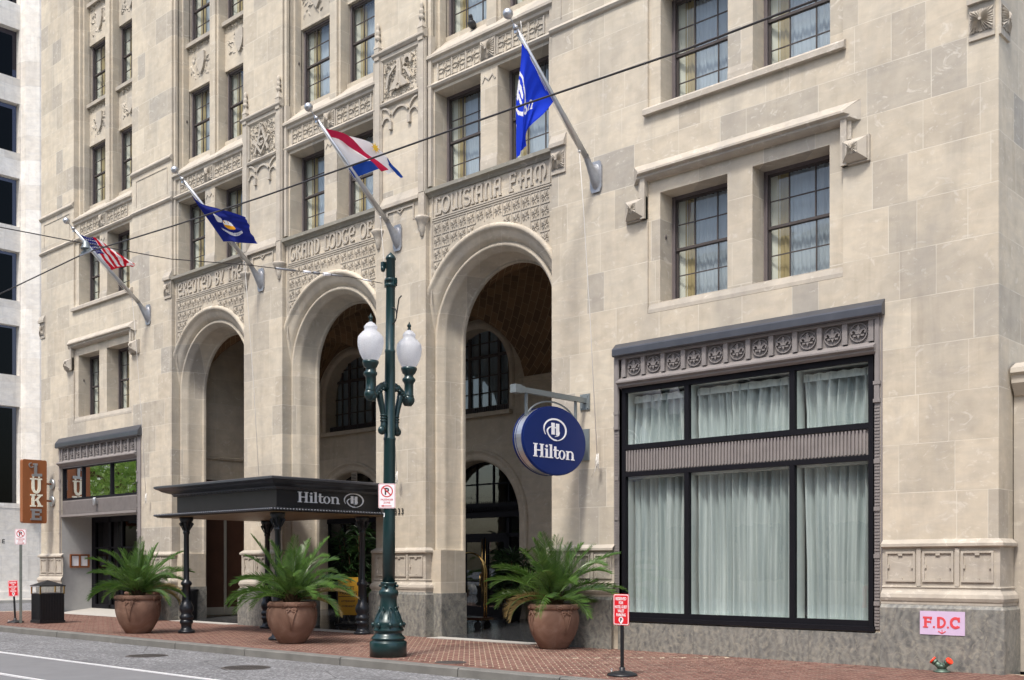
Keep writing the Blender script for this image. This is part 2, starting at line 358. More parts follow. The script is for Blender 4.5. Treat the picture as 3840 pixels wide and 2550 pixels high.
        for f,mi,sm in zip(s.f,s.mi,s.sm): m_=out[of[find(f[0])]]; m_.f.append(tuple(mp[i] for i in f)); m_.mi.append(mi); m_.sm.append(sm)
        for m_ in out: m_.recalc=s.__dict__.get('recalc',True)
        return out
    def build1(s,name,mats,parent=None,offset=None,**props):
        if not isinstance(mats,(list,tuple)): mats=[mats]
        me=bpy.data.meshes.new(name); me.from_pydata(s.v,[],s.f); 
        for m_ in mats: me.materials.append(m_)
        me.polygons.foreach_set('material_index',[min(i,len(mats)-1) for i in s.mi]); me.polygons.foreach_set('use_smooth',s.sm)
        bm=bmesh.new(); bm.from_mesh(me); bmesh.ops.recalc_face_normals(bm,faces=bm.faces) if s.__dict__.get('recalc',True) else None
        bm.to_mesh(me); bm.free(); me.update()
        o=bpy.data.objects.new(name,me); C.objects.link(o)
        if parent is not None:
            o.parent=parent
            if offset: o.matrix_parent_inverse=Matrix.Translation(offset).inverted()
        for k,v in props.items(): o[k]=v
        return o
def thing(name,loc,label,cat,group=None,rz=0,rx=0,ry=0):
    o=bpy.data.objects.new(name,None); C.objects.link(o); o.location=loc; o.rotation_euler=(rx,ry,rz)
    o.empty_display_size=.2; o['label']=label; o['category']=cat
    if group: o['group']=group
    return o
def tag(o,label=None,cat=None,group=None,kind=None):
    if label:o['label']=label
    if cat:o['category']=cat
    if group:o['group']=group
    if kind:o['kind']=kind
    return o
def copy_tree(o,parent=None):
    c=o.copy(); C.objects.link(c); c.parent=parent
    for ch in list(o.children): copy_tree(ch,c)
    return c
XZ=lambda y:(lambda u,v,d:(u,y-d,v))          # front face toward -Y; d = how far it stands proud
# ------------------------------------------------------------ lettering
def arc(cx,cy,rx,ry,a0,a1,n=12): return [(cx+rx*cos(R(a0+(a1-a0)*i/n)),cy+ry*sin(R(a0+(a1-a0)*i/n))) for i in range(n+1)]
def stroke(mb,pts,w,f,d0,d1):
    """constant or varying width ribbon with rounded look, pts 2-D"""
    n=len(pts); L=[];Rr=[]
    for i,p in enumerate(pts):
        a=pts[max(i-1,0)]; b=pts[min(i+1,n-1)]; dx,dy=b[0]-a[0],b[1]-a[1]; l=math.hypot(dx,dy) or 1; ww=(w(i/(n-1)) if callable(w) else w)/2
        L.append((p[0]-dy/l*ww,p[1]+dx/l*ww)); Rr.append((p[0]+dy/l*ww,p[1]-dx/l*ww))
    for i in range(n-1): mb.prism([L[i],L[i+1],Rr[i+1],Rr[i]],f,d0,d1)
# uncial capitals as in the carved inscription: lists of poly-lines in a 0..1 tall box, with advance width
UN={
'A':([[(.02,0),(.26,.0)],[(.14,0),(.14,.78),(.24,.96),(.42,.98)],[(.08,.96),(.60,.96)],[(.60,.96),(.58,.5),(.58,0)],[(.14,.5),(.58,.5)],[(.48,0),(.72,0)]],.84),
'B':([[(.12,0),(.12,.96)],[(.12,.96)]+arc(.30,.74,.22,.22,90,-90,8)+[(.12,.52)],[(.12,.52)]+arc(.32,.26,.26,.26,90,-90,8)+[(.12,.0)]],.74),
'C':([arc(.40,.5,.34,.48,55,305,16),[(.58,.88),(.58,.12)]],.80),
'D':([[(.05,0),(.3,0)],[(.14,0),(.14,.96)],[(.05,.96),(.3,.96)]+arc(.30,.48,.36,.48,90,-90,14)],.82),
'E':([arc(.42,.5,.36,.48,60,300,16),[(.08,.5),(.62,.5)],[(.6,.9),(.64,.6)]],.80),
'F':([[(.02,0),(.42,0)],[(.18,0),(.18,.96)],[(.05,.96),(.62,.96),(.62,.8)],[(.18,.5),(.56,.5),(.56,.62)]],.78),
'G':([arc(.40,.5,.36,.48,50,320,18),[(.68,.15),(.68,.44),(.46,.44),(.42,.3),(.52,.24)]],.86),
'H':([[(.02,0),(.28,0)],[(.14,0),(.14,.98)],[(.14,.45)]+arc(.36,.45,.22,.22,150,10,8)+[(.58,0)]],.78),
'I':([[(.02,0),(.32,0)],[(.17,0),(.17,.96)],[(.02,.96),(.32,.96)]],.42),
'L':([[(.02,0),(.58,0),(.60,.16)],[(.18,0),(.18,.96)],[(.18,.96),(.48,.96),(.50,.84)]],.68),
'M':([[(.5,0),(.5,.94)],[(.5,.90)]+arc(.30,.55,.22,.40,80,250,10),[(.5,.90)]+arc(.70,.55,.22,.40,100,-70,10)],1.04),
'N':([[(.02,0),(.28,0)],[(.14,0),(.14,.96)],[(.14,.6)]+arc(.36,.62,.22,.34,150,20,8)+[(.60,.3),(.60,.0),(.72,0)],[(.02,.96),(.18,.96)]],.82),
'O':([arc(.42,.48,.34,.48,0,360,22)],.86),
'R':([[(.04,0),(.28,0)],[(.16,0),(.16,.96)],[(.06,.96),(.2,.96)]+arc(.30,.74,.24,.22,80,-90,8)+[(.16,.52)],[(.32,.5),(.62,0),(.74,0)]],.82),
'S':([arc(.34,.72,.26,.24,30,230,10)+arc(.34,.25,.28,.25,60,-150,12)],.70),
'T':([[(.0,.94),(.66,.94)],[(.33,.94),(.30,.5),(.34,.05),(.50,.02)],[(.16,0),(.54,0)]],.74),
'U':([[(.04,.96),(.14,.96)]+[(.14,.25)]+arc(.34,.25,.2,.25,180,300,6)+[(.60,.2)],[(.60,.96),(.60,0),(.72,0)]],.82),
'Y':([[(.06,.96),(.30,.45)],[(.58,.96),(.24,.0),(.04,.0)],[(.3,.0),(.52,.0)]],.68),
'+':([[(.30,.05),(.30,.9)],[(.04,.5),(.56,.5)]],.62),
' ':([],.5)}
def inscription(mb,text,x0,x1,z,h,f,d0,d1,wd=.16):
    tot=sum(UN[c][1] for c in text); sx=(x1-x0)/tot; x=x0; k=0
    for c in text:
        for pl in UN[c][0]:
            k+=1; stroke(mb,[(x+px*sx,z+pz*h) for px,pz in pl],wd*h,f,d0,d1+(k%5)*.0016)
        x+=UN[c][1]*sx
def ring(mb,cx,cy,ro,ri,f,d0,d1,ox=0,oy=0,a0=0,a1=360,n=40,sq=1.):
    """ring; the inner circle may be shifted (ox,oy) to make a crescent"""
    for i in range(n):
        a=R(a0+(a1-a0)*i/n); b=R(a0+(a1-a0)*(i+1)/n)
        mb.prism([(cx+ro*sq*cos(a),cy+ro*sin(a)),(cx+ro*sq*cos(b),cy+ro*sin(b)),(cx+ox+ri*sq*cos(b),cy+oy+ri*sin(b)),(cx+ox+ri*sq*cos(a),cy+oy+ri*sin(a))],f,d0,d1)
def rect(mb,x0,x1,z0,z1,f,d0,d1): mb.prism([(x0,z0),(x1,z0),(x1,z1),(x0,z1)],f,d0,d1)
def serif_hilton(mb,x,z,h,f,d0,d1):
    """slab-serif word, cap height h; returns its width"""
    e=[0]
    def r(a,b,c,d):
        e[0]=(e[0]+1)%4; rect(mb,x+a*h,x+b*h,z+c*h,z+d*h,f,d0,d1+e[0]*.0012)
    # H
    for s0 in (.0,.56): r(s0,s0+.38,0,.07); r(s0,s0+.38,.93,1); r(s0+.095,s0+.285,.07,.93)
    r(.285,.655,.46,.55)
    # i
    r(1.02,1.36,0,.07); r(1.10,1.28,.07,.68); r(1.03,1.12,.60,.68); ring(mb,x+1.185*h,z+.88*h,.105*h,0,f,d0,d1,n=14)
    # l
    r(1.40,1.76,0,.07); r(1.49,1.67,.07,1.04); r(1.41,1.50,.96,1.04)
    # t
    r(1.88,2.06,.12,.92); r(1.79,2.26,.60,.68); stroke(mb,[(x+h*a,z+h*b) for a,b in arc(2.14,.17,.165,.135,180,330,7)],.09*h,f,d0,d1+.002)
    # o
    ring(mb,x+2.58*h,z+.335*h,.36*h,.29*h,f,d0,d1,n=28,sq=.86); 
    for sg in (-1,1): stroke(mb,[(x+h*(2.58+sg*a),z+h*b) for a,b in arc(0,.335,.24,.26,-62,62,8)],lambda t:(.05+.10*sin(PI*t))*h,f,d0,d1+.0015)
    # n
    r(2.96,3.28,0,.07); r(3.03,3.20,.07,.68); r(2.96,3.05,.60,.68); r(3.42,3.76,0,.07); r(3.50,3.67,.07,.46)
    stroke(mb,[(x+h*a,z+h*b) for a,b in arc(3.36,.44,.215,.21,165,0,9)],lambda t:(.06+.09*t)*h,f,d0,d1+.002)
    return 3.76*h
def smooth_line(P,k):
    out=[]; n=len(P)
    for i in range(n-1):
        p0,p1,p2,p3=P[max(i-1,0)],P[i],P[i+1],P[min(i+2,n-1)]
        for j in range(k):
            t=j/k; out.append(tuple(.5*((2*b)+(-a+c)*t+(2*a-5*b+4*c-d)*t*t+(-a+3*b-3*c+d)*t**3) for a,b,c,d in zip(p0,p1,p2,p3)))
    out.append(tuple(P[-1])); return out
def hotel_mark(mb,cx,cz,r_,f,d0,d1):
    """the round monogram: big open ring, H bars, small ring"""
    n=44
    for i in range(n):
        def P(t,inner):
            a=R(212-312*t)                     # clockwise from lower left over the top to the bottom
            wd=.03+.125*sin(PI*min(1,.08+t*.86))**1.3
            rr=(r_-(wd*r_ if inner else 0)); return (cx+rr*cos(a),cz+rr*sin(a))
        mb.prism([P(i/n,0),P((i+1)/n,0),P((i+1)/n,1),P(i/n,1)],f,d0,d1)
    rect(mb,cx-.32*r_,cx-.05*r_,cz-.45*r_,cz+.58*r_,f,d0,d1+.0012); rect(mb,cx+.07*r_,cx+.34*r_,cz-.5*r_,cz+.55*r_,f,d0,d1+.0012)
    pl=smooth_line([(.12,-.94),(-.2,-.88),(-.48,-.66),(-.64,-.36),(-.66,-.1),(-.5,.14),(-.22,.23),(.08,.14),(.29,-.08),(.34,-.32),(.22,-.54),(-.02,-.62)],4)
    stroke(mb,[(cx+a*r_,cz+b*r_) for a,b in pl],lambda t:(.13-.085*t)*r_,f,d0,d1+.0024)
_tc=[0]
def text_mb(mb,s,size,f,d0,d1,bold=0.,sx=1.,align='CENTER'):
    """built-in font turned into faces of mb; f(u,v,d)"""
    cu=bpy.data.curves.new('lettering','FONT'); cu.body=s; cu.size=size; cu.align_x=align; cu.offset=bold; cu.resolution_u=2
    o=bpy.data.objects.new('lettering',cu); C.objects.link(o); dg=bpy.context.evaluated_depsgraph_get(); dg.update()
    me=bpy.data.meshes.new_from_object(o.evaluated_get(dg))
    vs=[f(v.co.x*sx,v.co.y,d1) for v in me.vertices]; mb.add(vs,[tuple(p.vertices) for p in me.polygons])
    bpy.data.objects.remove(o); bpy.data.curves.remove(cu); bpy.data.meshes.remove(me); return mb
# ============================================================ THE HOTEL
OX=-22.96; OFF=(OX,0,0)
hotel=thing('hotel_building',OFF,'tall pale limestone hotel with three round arches, carved inscriptions and paired windows','building')
def part(mb,name,mat,parent=hotel,**k): return mb.build(name,mat,parent,OFF if parent is hotel else None,**k)
BAYS=[-17.18,-22.96,-28.77]; PAVS=[-10.64,-35.28]
HW=1.98; ZS=7.08
TOP=26.
def upper_holes(cx,hw): return [dict(x0=cx-hw,x1=cx+hw,zb=10.63,zt=TOP+.1,d=.5)]
def wall(mb,x0,x1,z0,z1,y,holes,sign=1):
    """front sheet at y with holes; hole: x0,x1,zb,zt[,arch r,cx,zs],d = depth of its reveal"""
    xs={x0,x1}
    def ztop(h,x):
        if 'r' in h:
            dx=min(abs(x-h['cx']),h['r']); return h['zs']+math.sqrt(max(0,h['r']**2-dx*dx))
        return h['zt']
    for h in holes:
        xs|={h['x0'],h['x1']}
        if 'r' in h:
            for i in range(41):
                x=h['cx']-h['r']*cos(PI*i/40)
                if h['x0']<x<h['x1']: xs.add(x)
    xs=sorted(x for x in xs if x0-1e-6<=x<=x1+1e-6)
    for a,b in zip(xs,xs[1:]):
        if b-a<1e-5: continue
        m=(a+b)/2; act=sorted([h for h in holes if h['x0']<m<h['x1']],key=lambda h:h['zb'])
        za=zb_=z0
        for h in act:
            if h['zb']>max(za,zb_)+1e-5: mb.quad((a,y,za),(b,y,zb_),(b,y,h['zb']),(a,y,h['zb']))
            za,zb_=ztop(h,a),ztop(h,b)
            if h.get('d'):
                mb.quad((a,y,za),(b,y,zb_),(b,y+h['d'],zb_),(a,y+h['d'],za))
                if h['zb']>z0+.001: mb.quad((a,y,h['zb']),(b,y,h['zb']),(b,y+h['d'],h['zb']),(a,y+h['d'],h['zb']))
        if z1>max(za,zb_)+1e-5: mb.quad((a,y,za),(b,y,zb_),(b,y,z1),(a,y,z1))
    for h in holes:
        if not h.get('d'): continue
        for x in (h['x0'],h['x1']):
            zt=min(ztop(h,x),z1)
            if zt>h['zb']: mb.quad((x,y,h['zb']),(x,y+h['d'],h['zb']),(x,y+h['d'],zt),(x,y,zt))
def win_holes(cx,z0=6.88,z1=9.04): return [dict(x0=cx-1.79,x1=cx-.265,zb=z0,zt=z1,d=.48),dict(x0=cx+.265,x1=cx+1.79,zb=z0,zt=z1,d=.48)]

# ---- main wall of the two pavilions and the piers
for k,(cx,x0,x1) in enumerate(((-10.64,-15.20,-5.99),(-35.28,-39.93,-30.75))):
    mb=MB(); store=dict(x0=cx-(2.76 if k==0 else 3.03),x1=cx+2.66,zb=(.62 if k==0 else 0.),zt=5.95,d=(.3 if k==0 else 1.25))
    wall(mb,x0,x1,0,TOP,0,[store]+upper_holes(cx,2.06)+[dict(x0=cx-2.06,x1=cx+2.06,zb=6.68,zt=9.30,d=.045)])
    wall(mb,cx-2.06,cx+2.06,6.68,9.30,.045,win_holes(cx))
    xr=x1 if k==0 else x0
    mb.quad((x0,0,0),(x0,12,0),(x0,12,TOP),(x0,0,TOP)); mb.quad((x1,0,0),(x1,12 if k==0 else .9,0),(x1,12 if k==0 else .9,TOP),(x1,0,TOP))
    part(mb,'wall',M['stone'])
mb=MB()
for x0,x1 in ((-20.98,-19.16),(-26.79,-24.94)):
    mb.box(x0,x1,0,1.0,0,10.02); mb.box(x0+.02,x1-.02,.02,1.0,10.0,TOP)
part(mb,'pier',M['stone'])
mb=MB(); mb.quad((-39.93,12,0),(-5.99,12,0),(-5.99,12,TOP),(-39.93,12,TOP)); mb.quad((-39.93,0,TOP),(-5.99,0,TOP),(-5.99,12,TOP),(-39.93,12,TOP)); part(mb,'rear_wall',M['stone'])

# ---- windows (one mesh set per size, shared)
_wc={}
def window_meshes(w_,h_):
    key=(w_,h_)
    if key in _wc: return _wc[key]
    fr=MB(); t=.06
    fr.box(-w_/2,-w_/2+t,0,.10,0,h_); fr.box(w_/2-t,w_/2,0,.10,0,h_); fr.box(-w_/2+t,w_/2-t,0,.10,h_-t,h_); fr.box(-w_/2+t,w_/2-t,0,.10,0,t*.9)
    fr.box(-w_/2+t,-w_/2+t+.025,-.03,.0,0.02,h_-.02); fr.m=1
    x0,x1=-w_/2+t,w_/2-t; mid=h_*.5
    for (za,zb,y) in ((mid,h_-t,.035),(t*.9,mid+.035,.065)):
        for (a,b) in ((x0,x0+.045),(x1-.045,x1)): fr.box(a,b,y,y+.035,za,zb)
        fr.box(x0+.045,x1-.045,y,y+.035,zb-.045,zb); fr.box(x0+.045,x1-.045,y,y+.035,za,za+.05)
        for i in (1,2):
            xm=x0+(x1-x0)*(i/3.+(-.02 if i==1 else .02)); fr.box(xm-.010,xm+.010,y+.002,y+.03,za+.05,zb-.045)
        zm=(za+zb)/2; fr.box(x0+.045,x1-.045,y+.006,y+.028,zm-.010,zm+.010)
    gl=MB(); gl.quad((x0,.055,mid),(x1,.055,mid),(x1,.055,h_-t),(x0,.055,h_-t)); gl.quad((x0,.085,.07),(x1,.085,.07),(x1,.085,mid),(x0,.085,mid))
    cu=MB(); ww=x1-x0
    def strip(a,b,ya,yb,n,amp,mi):
        P=[]
        for i in range(n+1):
            x=a+(b-a)*i/n; y=ya+(yb-ya)*i/n+amp*sin(i*1.9)+amp*.5*sin(i*.83); P.append([(x,y,.03),(x,y,h_-.03)])
        cu.m=mi; cu.smooth=True; cu.grid(P)
    strip(x0-.03,x0+ww*.13,.12,.24,3,.0,1); strip(x0+ww*.09,x0+ww*.24,.20,.23,8,.018,2); strip(x0+ww*.20,x1+.05,.27,.27,46,.022,0)
    strip(x1-ww*.03,x1+.05,.2,.25,4,.01,2)
    cu.m=3; cu.smooth=False; cu.box(x0-.1,x1+.1,.55,.58,-.05,h_+.05); cu.box(x0-.1,x1+.1,.12,.57,h_-.01,h_+.05)
    a=fr.build('window',[M['winframe'],M['sash']]); b=gl.build('pane',M['glass'],a); c=cu.build('curtain',[M['sheer'],M['cream_lining'],M['ochre'],M['dark']],a)
    _wc[key]=[a,0]; return _wc[key]
def window(cx,y,z0,w_,h_):
    r=window_meshes(w_,h_); 
    if r[1]==0: o=r[0]
    else: o=copy_tree(r[0])
    r[1]+=1; o.parent=hotel; o.matrix_parent_inverse=Matrix.Translation(OFF).inverted(); o.location=(cx,y,z0)
    for ch in o.children: ch.matrix_parent_inverse=Matrix.Identity(4)
    return o
for cx in PAVS:
    for s_ in (-1,1): window(cx+s_*1.0275,.40+.06,6.88,1.525,2.16)

# ---- upper storeys over bays and pavilions
def shield(mb,cx,z,f,s_=1.):
    pts=[(cx-.19*s_,z+.28*s_),(cx,z+.30*s_),(cx+.19*s_,z+.28*s_),(cx+.20*s_,z),(cx+.13*s_,z-.22*s_),(cx,z-.38*s_),(cx-.13*s_,z-.22*s_),(cx-.20*s_,z)]
    mb.prism(pts,f,-.005,.07)
def leafy(mb,cx,z,f,w_,h_,n,seed,amp=.03,size=.07):
    rr=random.Random(seed)
    for i in range(n):
        x=cx+(rr.random()-.5)*w_; zz=z+(rr.random()-.5)*h_; a=rr.random()*6.28; l=size*(.6+rr.random()*.8); b=l*.38
        ca,sa=cos(a),sin(a); t=amp*(.5+rr.random())
        p=[(x-ca*l,zz-sa*l),(x+sa*b,zz-ca*b),(x+ca*l,zz+sa*l),(x-sa*b,zz+ca*b)]
        k=len(mb.v); mb.v+=[f(*q,0.) for q in p]+[f(x,zz,t)]
        for q in range(4): mb.f.append((k+q,k+(q+1)%4,k+4)); mb.mi.append(mb.m); mb.sm.append(False)
def rosette(mb,cx,cz,r_,f,d=.05,petals=8,square=True):
    for i in range(petals):
        a=2*PI*i/petals+PI/petals*.5; m=1/max(abs(cos(a)),abs(sin(a))) if square else 1
        L=r_*.96*min(m,1.32)
        for sgn,tw in ((-1,.22),(1,.22)):
            b=a+sgn*tw; p0=(cx+.14*r_*cos(a),cz+.14*r_*sin(a)); p1=(cx+.62*L*cos(b),cz+.62*L*sin(b)); p2=(cx+L*cos(a+sgn*.14),cz+L*sin(a+sgn*.14)); p3=(cx+.6*L*cos(a),cz+.6*L*sin(a))
            k=len(mb.v); mb.v+=[f(*p0,d*.3),f(*p1,d*.25),f(*p2,d*.9),f(*p3,d*1.0),f(*((p1[0]+p3[0])/2,(p1[1]+p3[1])/2),d*1.25)]
            for q in ((0,1,4),(1,2,4),(2,3,4),(3,0,4)): mb.f.append(tuple(k+j for j in q)); mb.mi.append(mb.m); mb.sm.append(False)
    ring(mb,cx,cz,.17*r_,0,f,0,d*1.2,n=8)
def leaf_square(mb,cx,cz,r_,f,d=.06,n=56):
    k=len(mb.v); mb.v.append(f(cx,cz,d*1.1)); ring1=[];ring2=[]
    for i in range(n):
        a=2*PI*i/n; m=r_/max(abs(cos(a)),abs(sin(a))); lobe=(1-.10*abs(sin(4*a)))*(.90+.10*(i%2)); hh=d*(1. if i%2==0 else .25)*(1-.35*abs(cos(2*a))**6)
        mb.v.append(f(cx+m*.5*cos(a),cz+m*.5*sin(a),hh*1.15+d*.1)); mb.v.append(f(cx+m*lobe*cos(a),cz+m*lobe*sin(a),hh*.55))
    for i in range(n):
        a=k+1+2*i; b=k+1+2*((i+1)%n)
        mb.f+=[(k,a,b),(a,a+1,b+1,b)]; mb.mi+=[mb.m]*2; mb.sm+=[False]*2
    ring(mb,cx,cz,.13*r_,0,f,0,d*1.6,n=8)
def profile_x(mb,x0,x1,prof,ends=True):
    """prof: list of (y,z) polygon swept along x"""
    mb.prism(prof,lambda u,v,d:(d,u,v),x0,x1)
def upper(cx,hw,y1,pav,seed):
    L,Rr=cx-hw,cx+hw
    mb=MB()
    # storey with paired windows above the inscription
    wall(mb,L,Rr,10.63,13.84,y1,win_holes(cx,10.68,12.96))
    # jamb strips (small pilaster each side)
    if not pav:
        for s_ in (-1,1):
            a=cx+s_*hw; mb.box(a-.02*s_,a-s_*.12,.055,y1+.02,10.72,TOP)
    # spandrel walls of the upper floors
    yS=.50
    wall(mb,L,Rr,14.15,TOP,yS,[dict(x0=cx+a,x1=cx+b,zb=z,zt=z+2.1,d=.2) for a,b in ((-hw+.18,-.22),(.22,hw-.18)) for z in (14.40,17.95,21.50)])
    mb.box(cx-.145,cx+.145,.20,yS+.02,14.0,TOP); mb.box(cx-.225,cx+.225,.27,yS+.02,14.0,TOP)
    for s_ in (-1,1):
        a=cx+s_*hw; mb.box(a+.01*s_,a-s_*.10,.19,yS+.02,14.0,TOP); mb.box(a+.01*s_,a-s_*.18,.30,yS+.02,14.0,TOP)
    part(mb,'window_bay_wall',M['stone'])
    # carved details
    mb=MB(); f=XZ(y1); fs=XZ(yS)
    # string mould, frieze cornice, sloping sill
    profile_x(mb,L-.06,Rr+.06,[(y1+.01,13.02),(y1-.07,13.05),(y1-.10,13.10),(y1-.06,13.16),(y1+.01,13.20)])
    profile_x(mb,L-.01,Rr+.01,[(y1+.01,13.60),(y1-.06,13.64),(y1-.07,13.70),(y1-.13,13.74),(y1-.13,13.80),(yS+.01,14.30),(yS+.01,13.60)])
    for ch in (cx-1.44,cx-.97,cx-.5,cx+.5,cx+.97,cx+1.44):
        w2=.235; rect(mb,ch-w2,ch-w2+.035,13.2,13.60,f,-.005,.035)
        for i in range(4):
            a=PI/4+i*PI/2; qx,qz=ch+.10*(1 if cos(a)>0 else -1),13.40+.10*(1 if sin(a)>0 else -1)
            sx,sz=(1 if cos(a)>0 else -1),(1 if sin(a)>0 else -1)
            stroke(mb,[(ch+sx*.03,13.40+sz*.19),(ch+sx*.055,13.40+sz*.10),(ch+sx*.02,13.40+sz*.03)],.016,f,-.003,.022); stroke(mb,[(ch+sx*.20,13.40+sz*.035),(ch+sx*.11,13.40+sz*.055),(ch+sx*.03,13.40+sz*.02)],.016,f,-.003,.023)
            stroke(mb,[(ch+sx*.03,13.40+sz*.19),(ch+sx*.19,13.40+sz*.17),(ch+sx*.20,13.40+sz*.035)],.015,f,-.003,.021)
        rosette(mb,ch,13.40,.06,f,.03,6,False)
    rect(mb,cx+1.655,cx+1.69,13.2,13.6,f,-.005,.035)
    rect(mb,cx-.24,cx+.24,13.16,13.64,f,-.005,.05)
    f2=XZ(y1-.05); leaf_square(mb,cx,13.40,.23,f2,.06)
    # mullion caps
    for q in (1,): stroke(mb,[(cx-.20,12.70),(cx-.12,12.82),(cx,12.72),(cx+.12,12.82),(cx+.20,12.70)],.035,f,-.002,.02)
    profile_x(mb,cx-.262,cx+.262,[(y1+.0,10.66),(y1-.02,10.66),(y1-.02,10.90),(y1+.0,11.02)])
    # spandrel shields between floors
    for z in (16.6,20.15,23.7):
        for s_ in (-1,1):
            xx=cx+s_*hw*.53; shield(mb,xx,z+.62,fs); leafy(mb,xx,z+.55,fs,1.25,.75,46,seed+int(z)+s_,.035,.10)
            profile_x(mb,cx+(s_*(hw-.17) if s_<0 else .215),cx+(-.215 if s_<0 else hw-.17),[(yS+.01,z+1.23),(yS-.12,z+1.22),(yS-.13,z+1.33),(yS+.01,z+1.37)])
            leafy(mb,xx,z+1.15,fs,1.3,.12,30,seed+int(z)+7*s_,.07,.07)
    part(mb,'carved_frieze',M['carved'])
    for s_ in (-1,1):
        window(cx+s_*1.0275,y1+.40,10.68,1.525,2.28)
        for z in (14.40,17.95,21.50): window(cx+s_*(hw-.18+.22)/2,yS+.10,z,round(hw-.40,3),2.1)
for i,cx in enumerate(BAYS): upper(cx,HW,.12,False,100*i+11)
for i,cx in enumerate(PAVS): upper(cx,2.06,.06,True,100*i+511)

# ---- pavilion strings, hood moulds, sills
mb=MB()
for cx,x0,x1 in ((-10.64,-15.20,-5.99),(-35.28,-39.93,-30.75)):
    for a,b in ((x0-.03,cx-2.06),(cx+2.06,x1+.03)):
        profile_x(mb,a,b,[(.01,13.02),(-.05,13.05),(-.08,13.10),(-.04,13.16),(.01,13.20)])
        profile_x(mb,a,b,[(.01,14.28),(-.03,14.30),(-.08,14.36),(-.08,14.40),(.01,14.50)])
        f=XZ(0); xa,xb=a+.28,b-.28
        for q in ((xa,xb,14.12,14.14),(xa,xa+.02,13.3,14.12),(xb-.02,xb,13.3,14.12)): rect(mb,*q,f,-.002,.018)
    # sill under upper windows; sunk panel sill
    profile_x(mb,cx-2.12,cx+2.12,[(.05,10.60),(-.10,10.60),(-.10,10.70),(-.07,10.74),(.05,10.78)])
    profile_x(mb,cx-2.055,cx+2.055,[(.05,6.69),(.012,6.69),(.012,6.76),(.05,6.885),(.5,6.90)])
part(mb,'string_course',M['carved'])
for cx in PAVS:
    mb=MB(); prof=[(.01,9.66),(-.04,9.64),(-.20,9.47),(-.20,9.43),(-.13,9.40),(-.13,9.36),(-.09,9.33),(-.05,9.31),(.01,9.30)]
    mb.prism(prof,lambda u,v,d:(cx+d*(2.40+1.2*min(0,u)),u,v),-1,1)
    for s_ in (-1,1):
        xa,xb=sorted((cx+s_*2.06,cx+s_*2.17)); mb.box(xa,xb,-.11,.01,8.56,9.35); xa,xb=sorted((cx+s_*2.16,cx+s_*2.235)); mb.box(xa,xb,-.06,.01,8.66,9.4)
        xa,xb=sorted((cx+s_*2.06,cx+s_*2.56)); zc=8.78; xm=(xa+xb)/2
        mb.box(xa,xb,-.06,.01,8.56,9.0); mb.box(xa+.03,xb-.03,-.10,-.05,8.59,8.97)
        # pyramid block with flower
        P=[(xa+.03,8.59),(xb-.03,8.59),(xb-.03,8.97),(xa+.03,8.97)]; Q=[(xm-.11,zc-.10),(xm+.11,zc-.10),(xm+.11,zc+.10),(xm-.11,zc+.10)]
        k=len(mb.v); mb.v+=[(x,-.10,z) for x,z in P]+[(x,-.20,z) for x,z in Q]
        for q in range(4): mb.f.append((k+q,k+(q+1)%4,k+4+(q+1)%4,k+4+q)); mb.mi.append(0); mb.sm.append(False)
        mb.f.append((k+4,k+5,k+6,k+7)); mb.mi.append(0); mb.sm.append(False)
        leaf_square(mb,xm,zc,.105,XZ(-.201),.035,32)
    part(mb,'hood_mould',M['carved'])

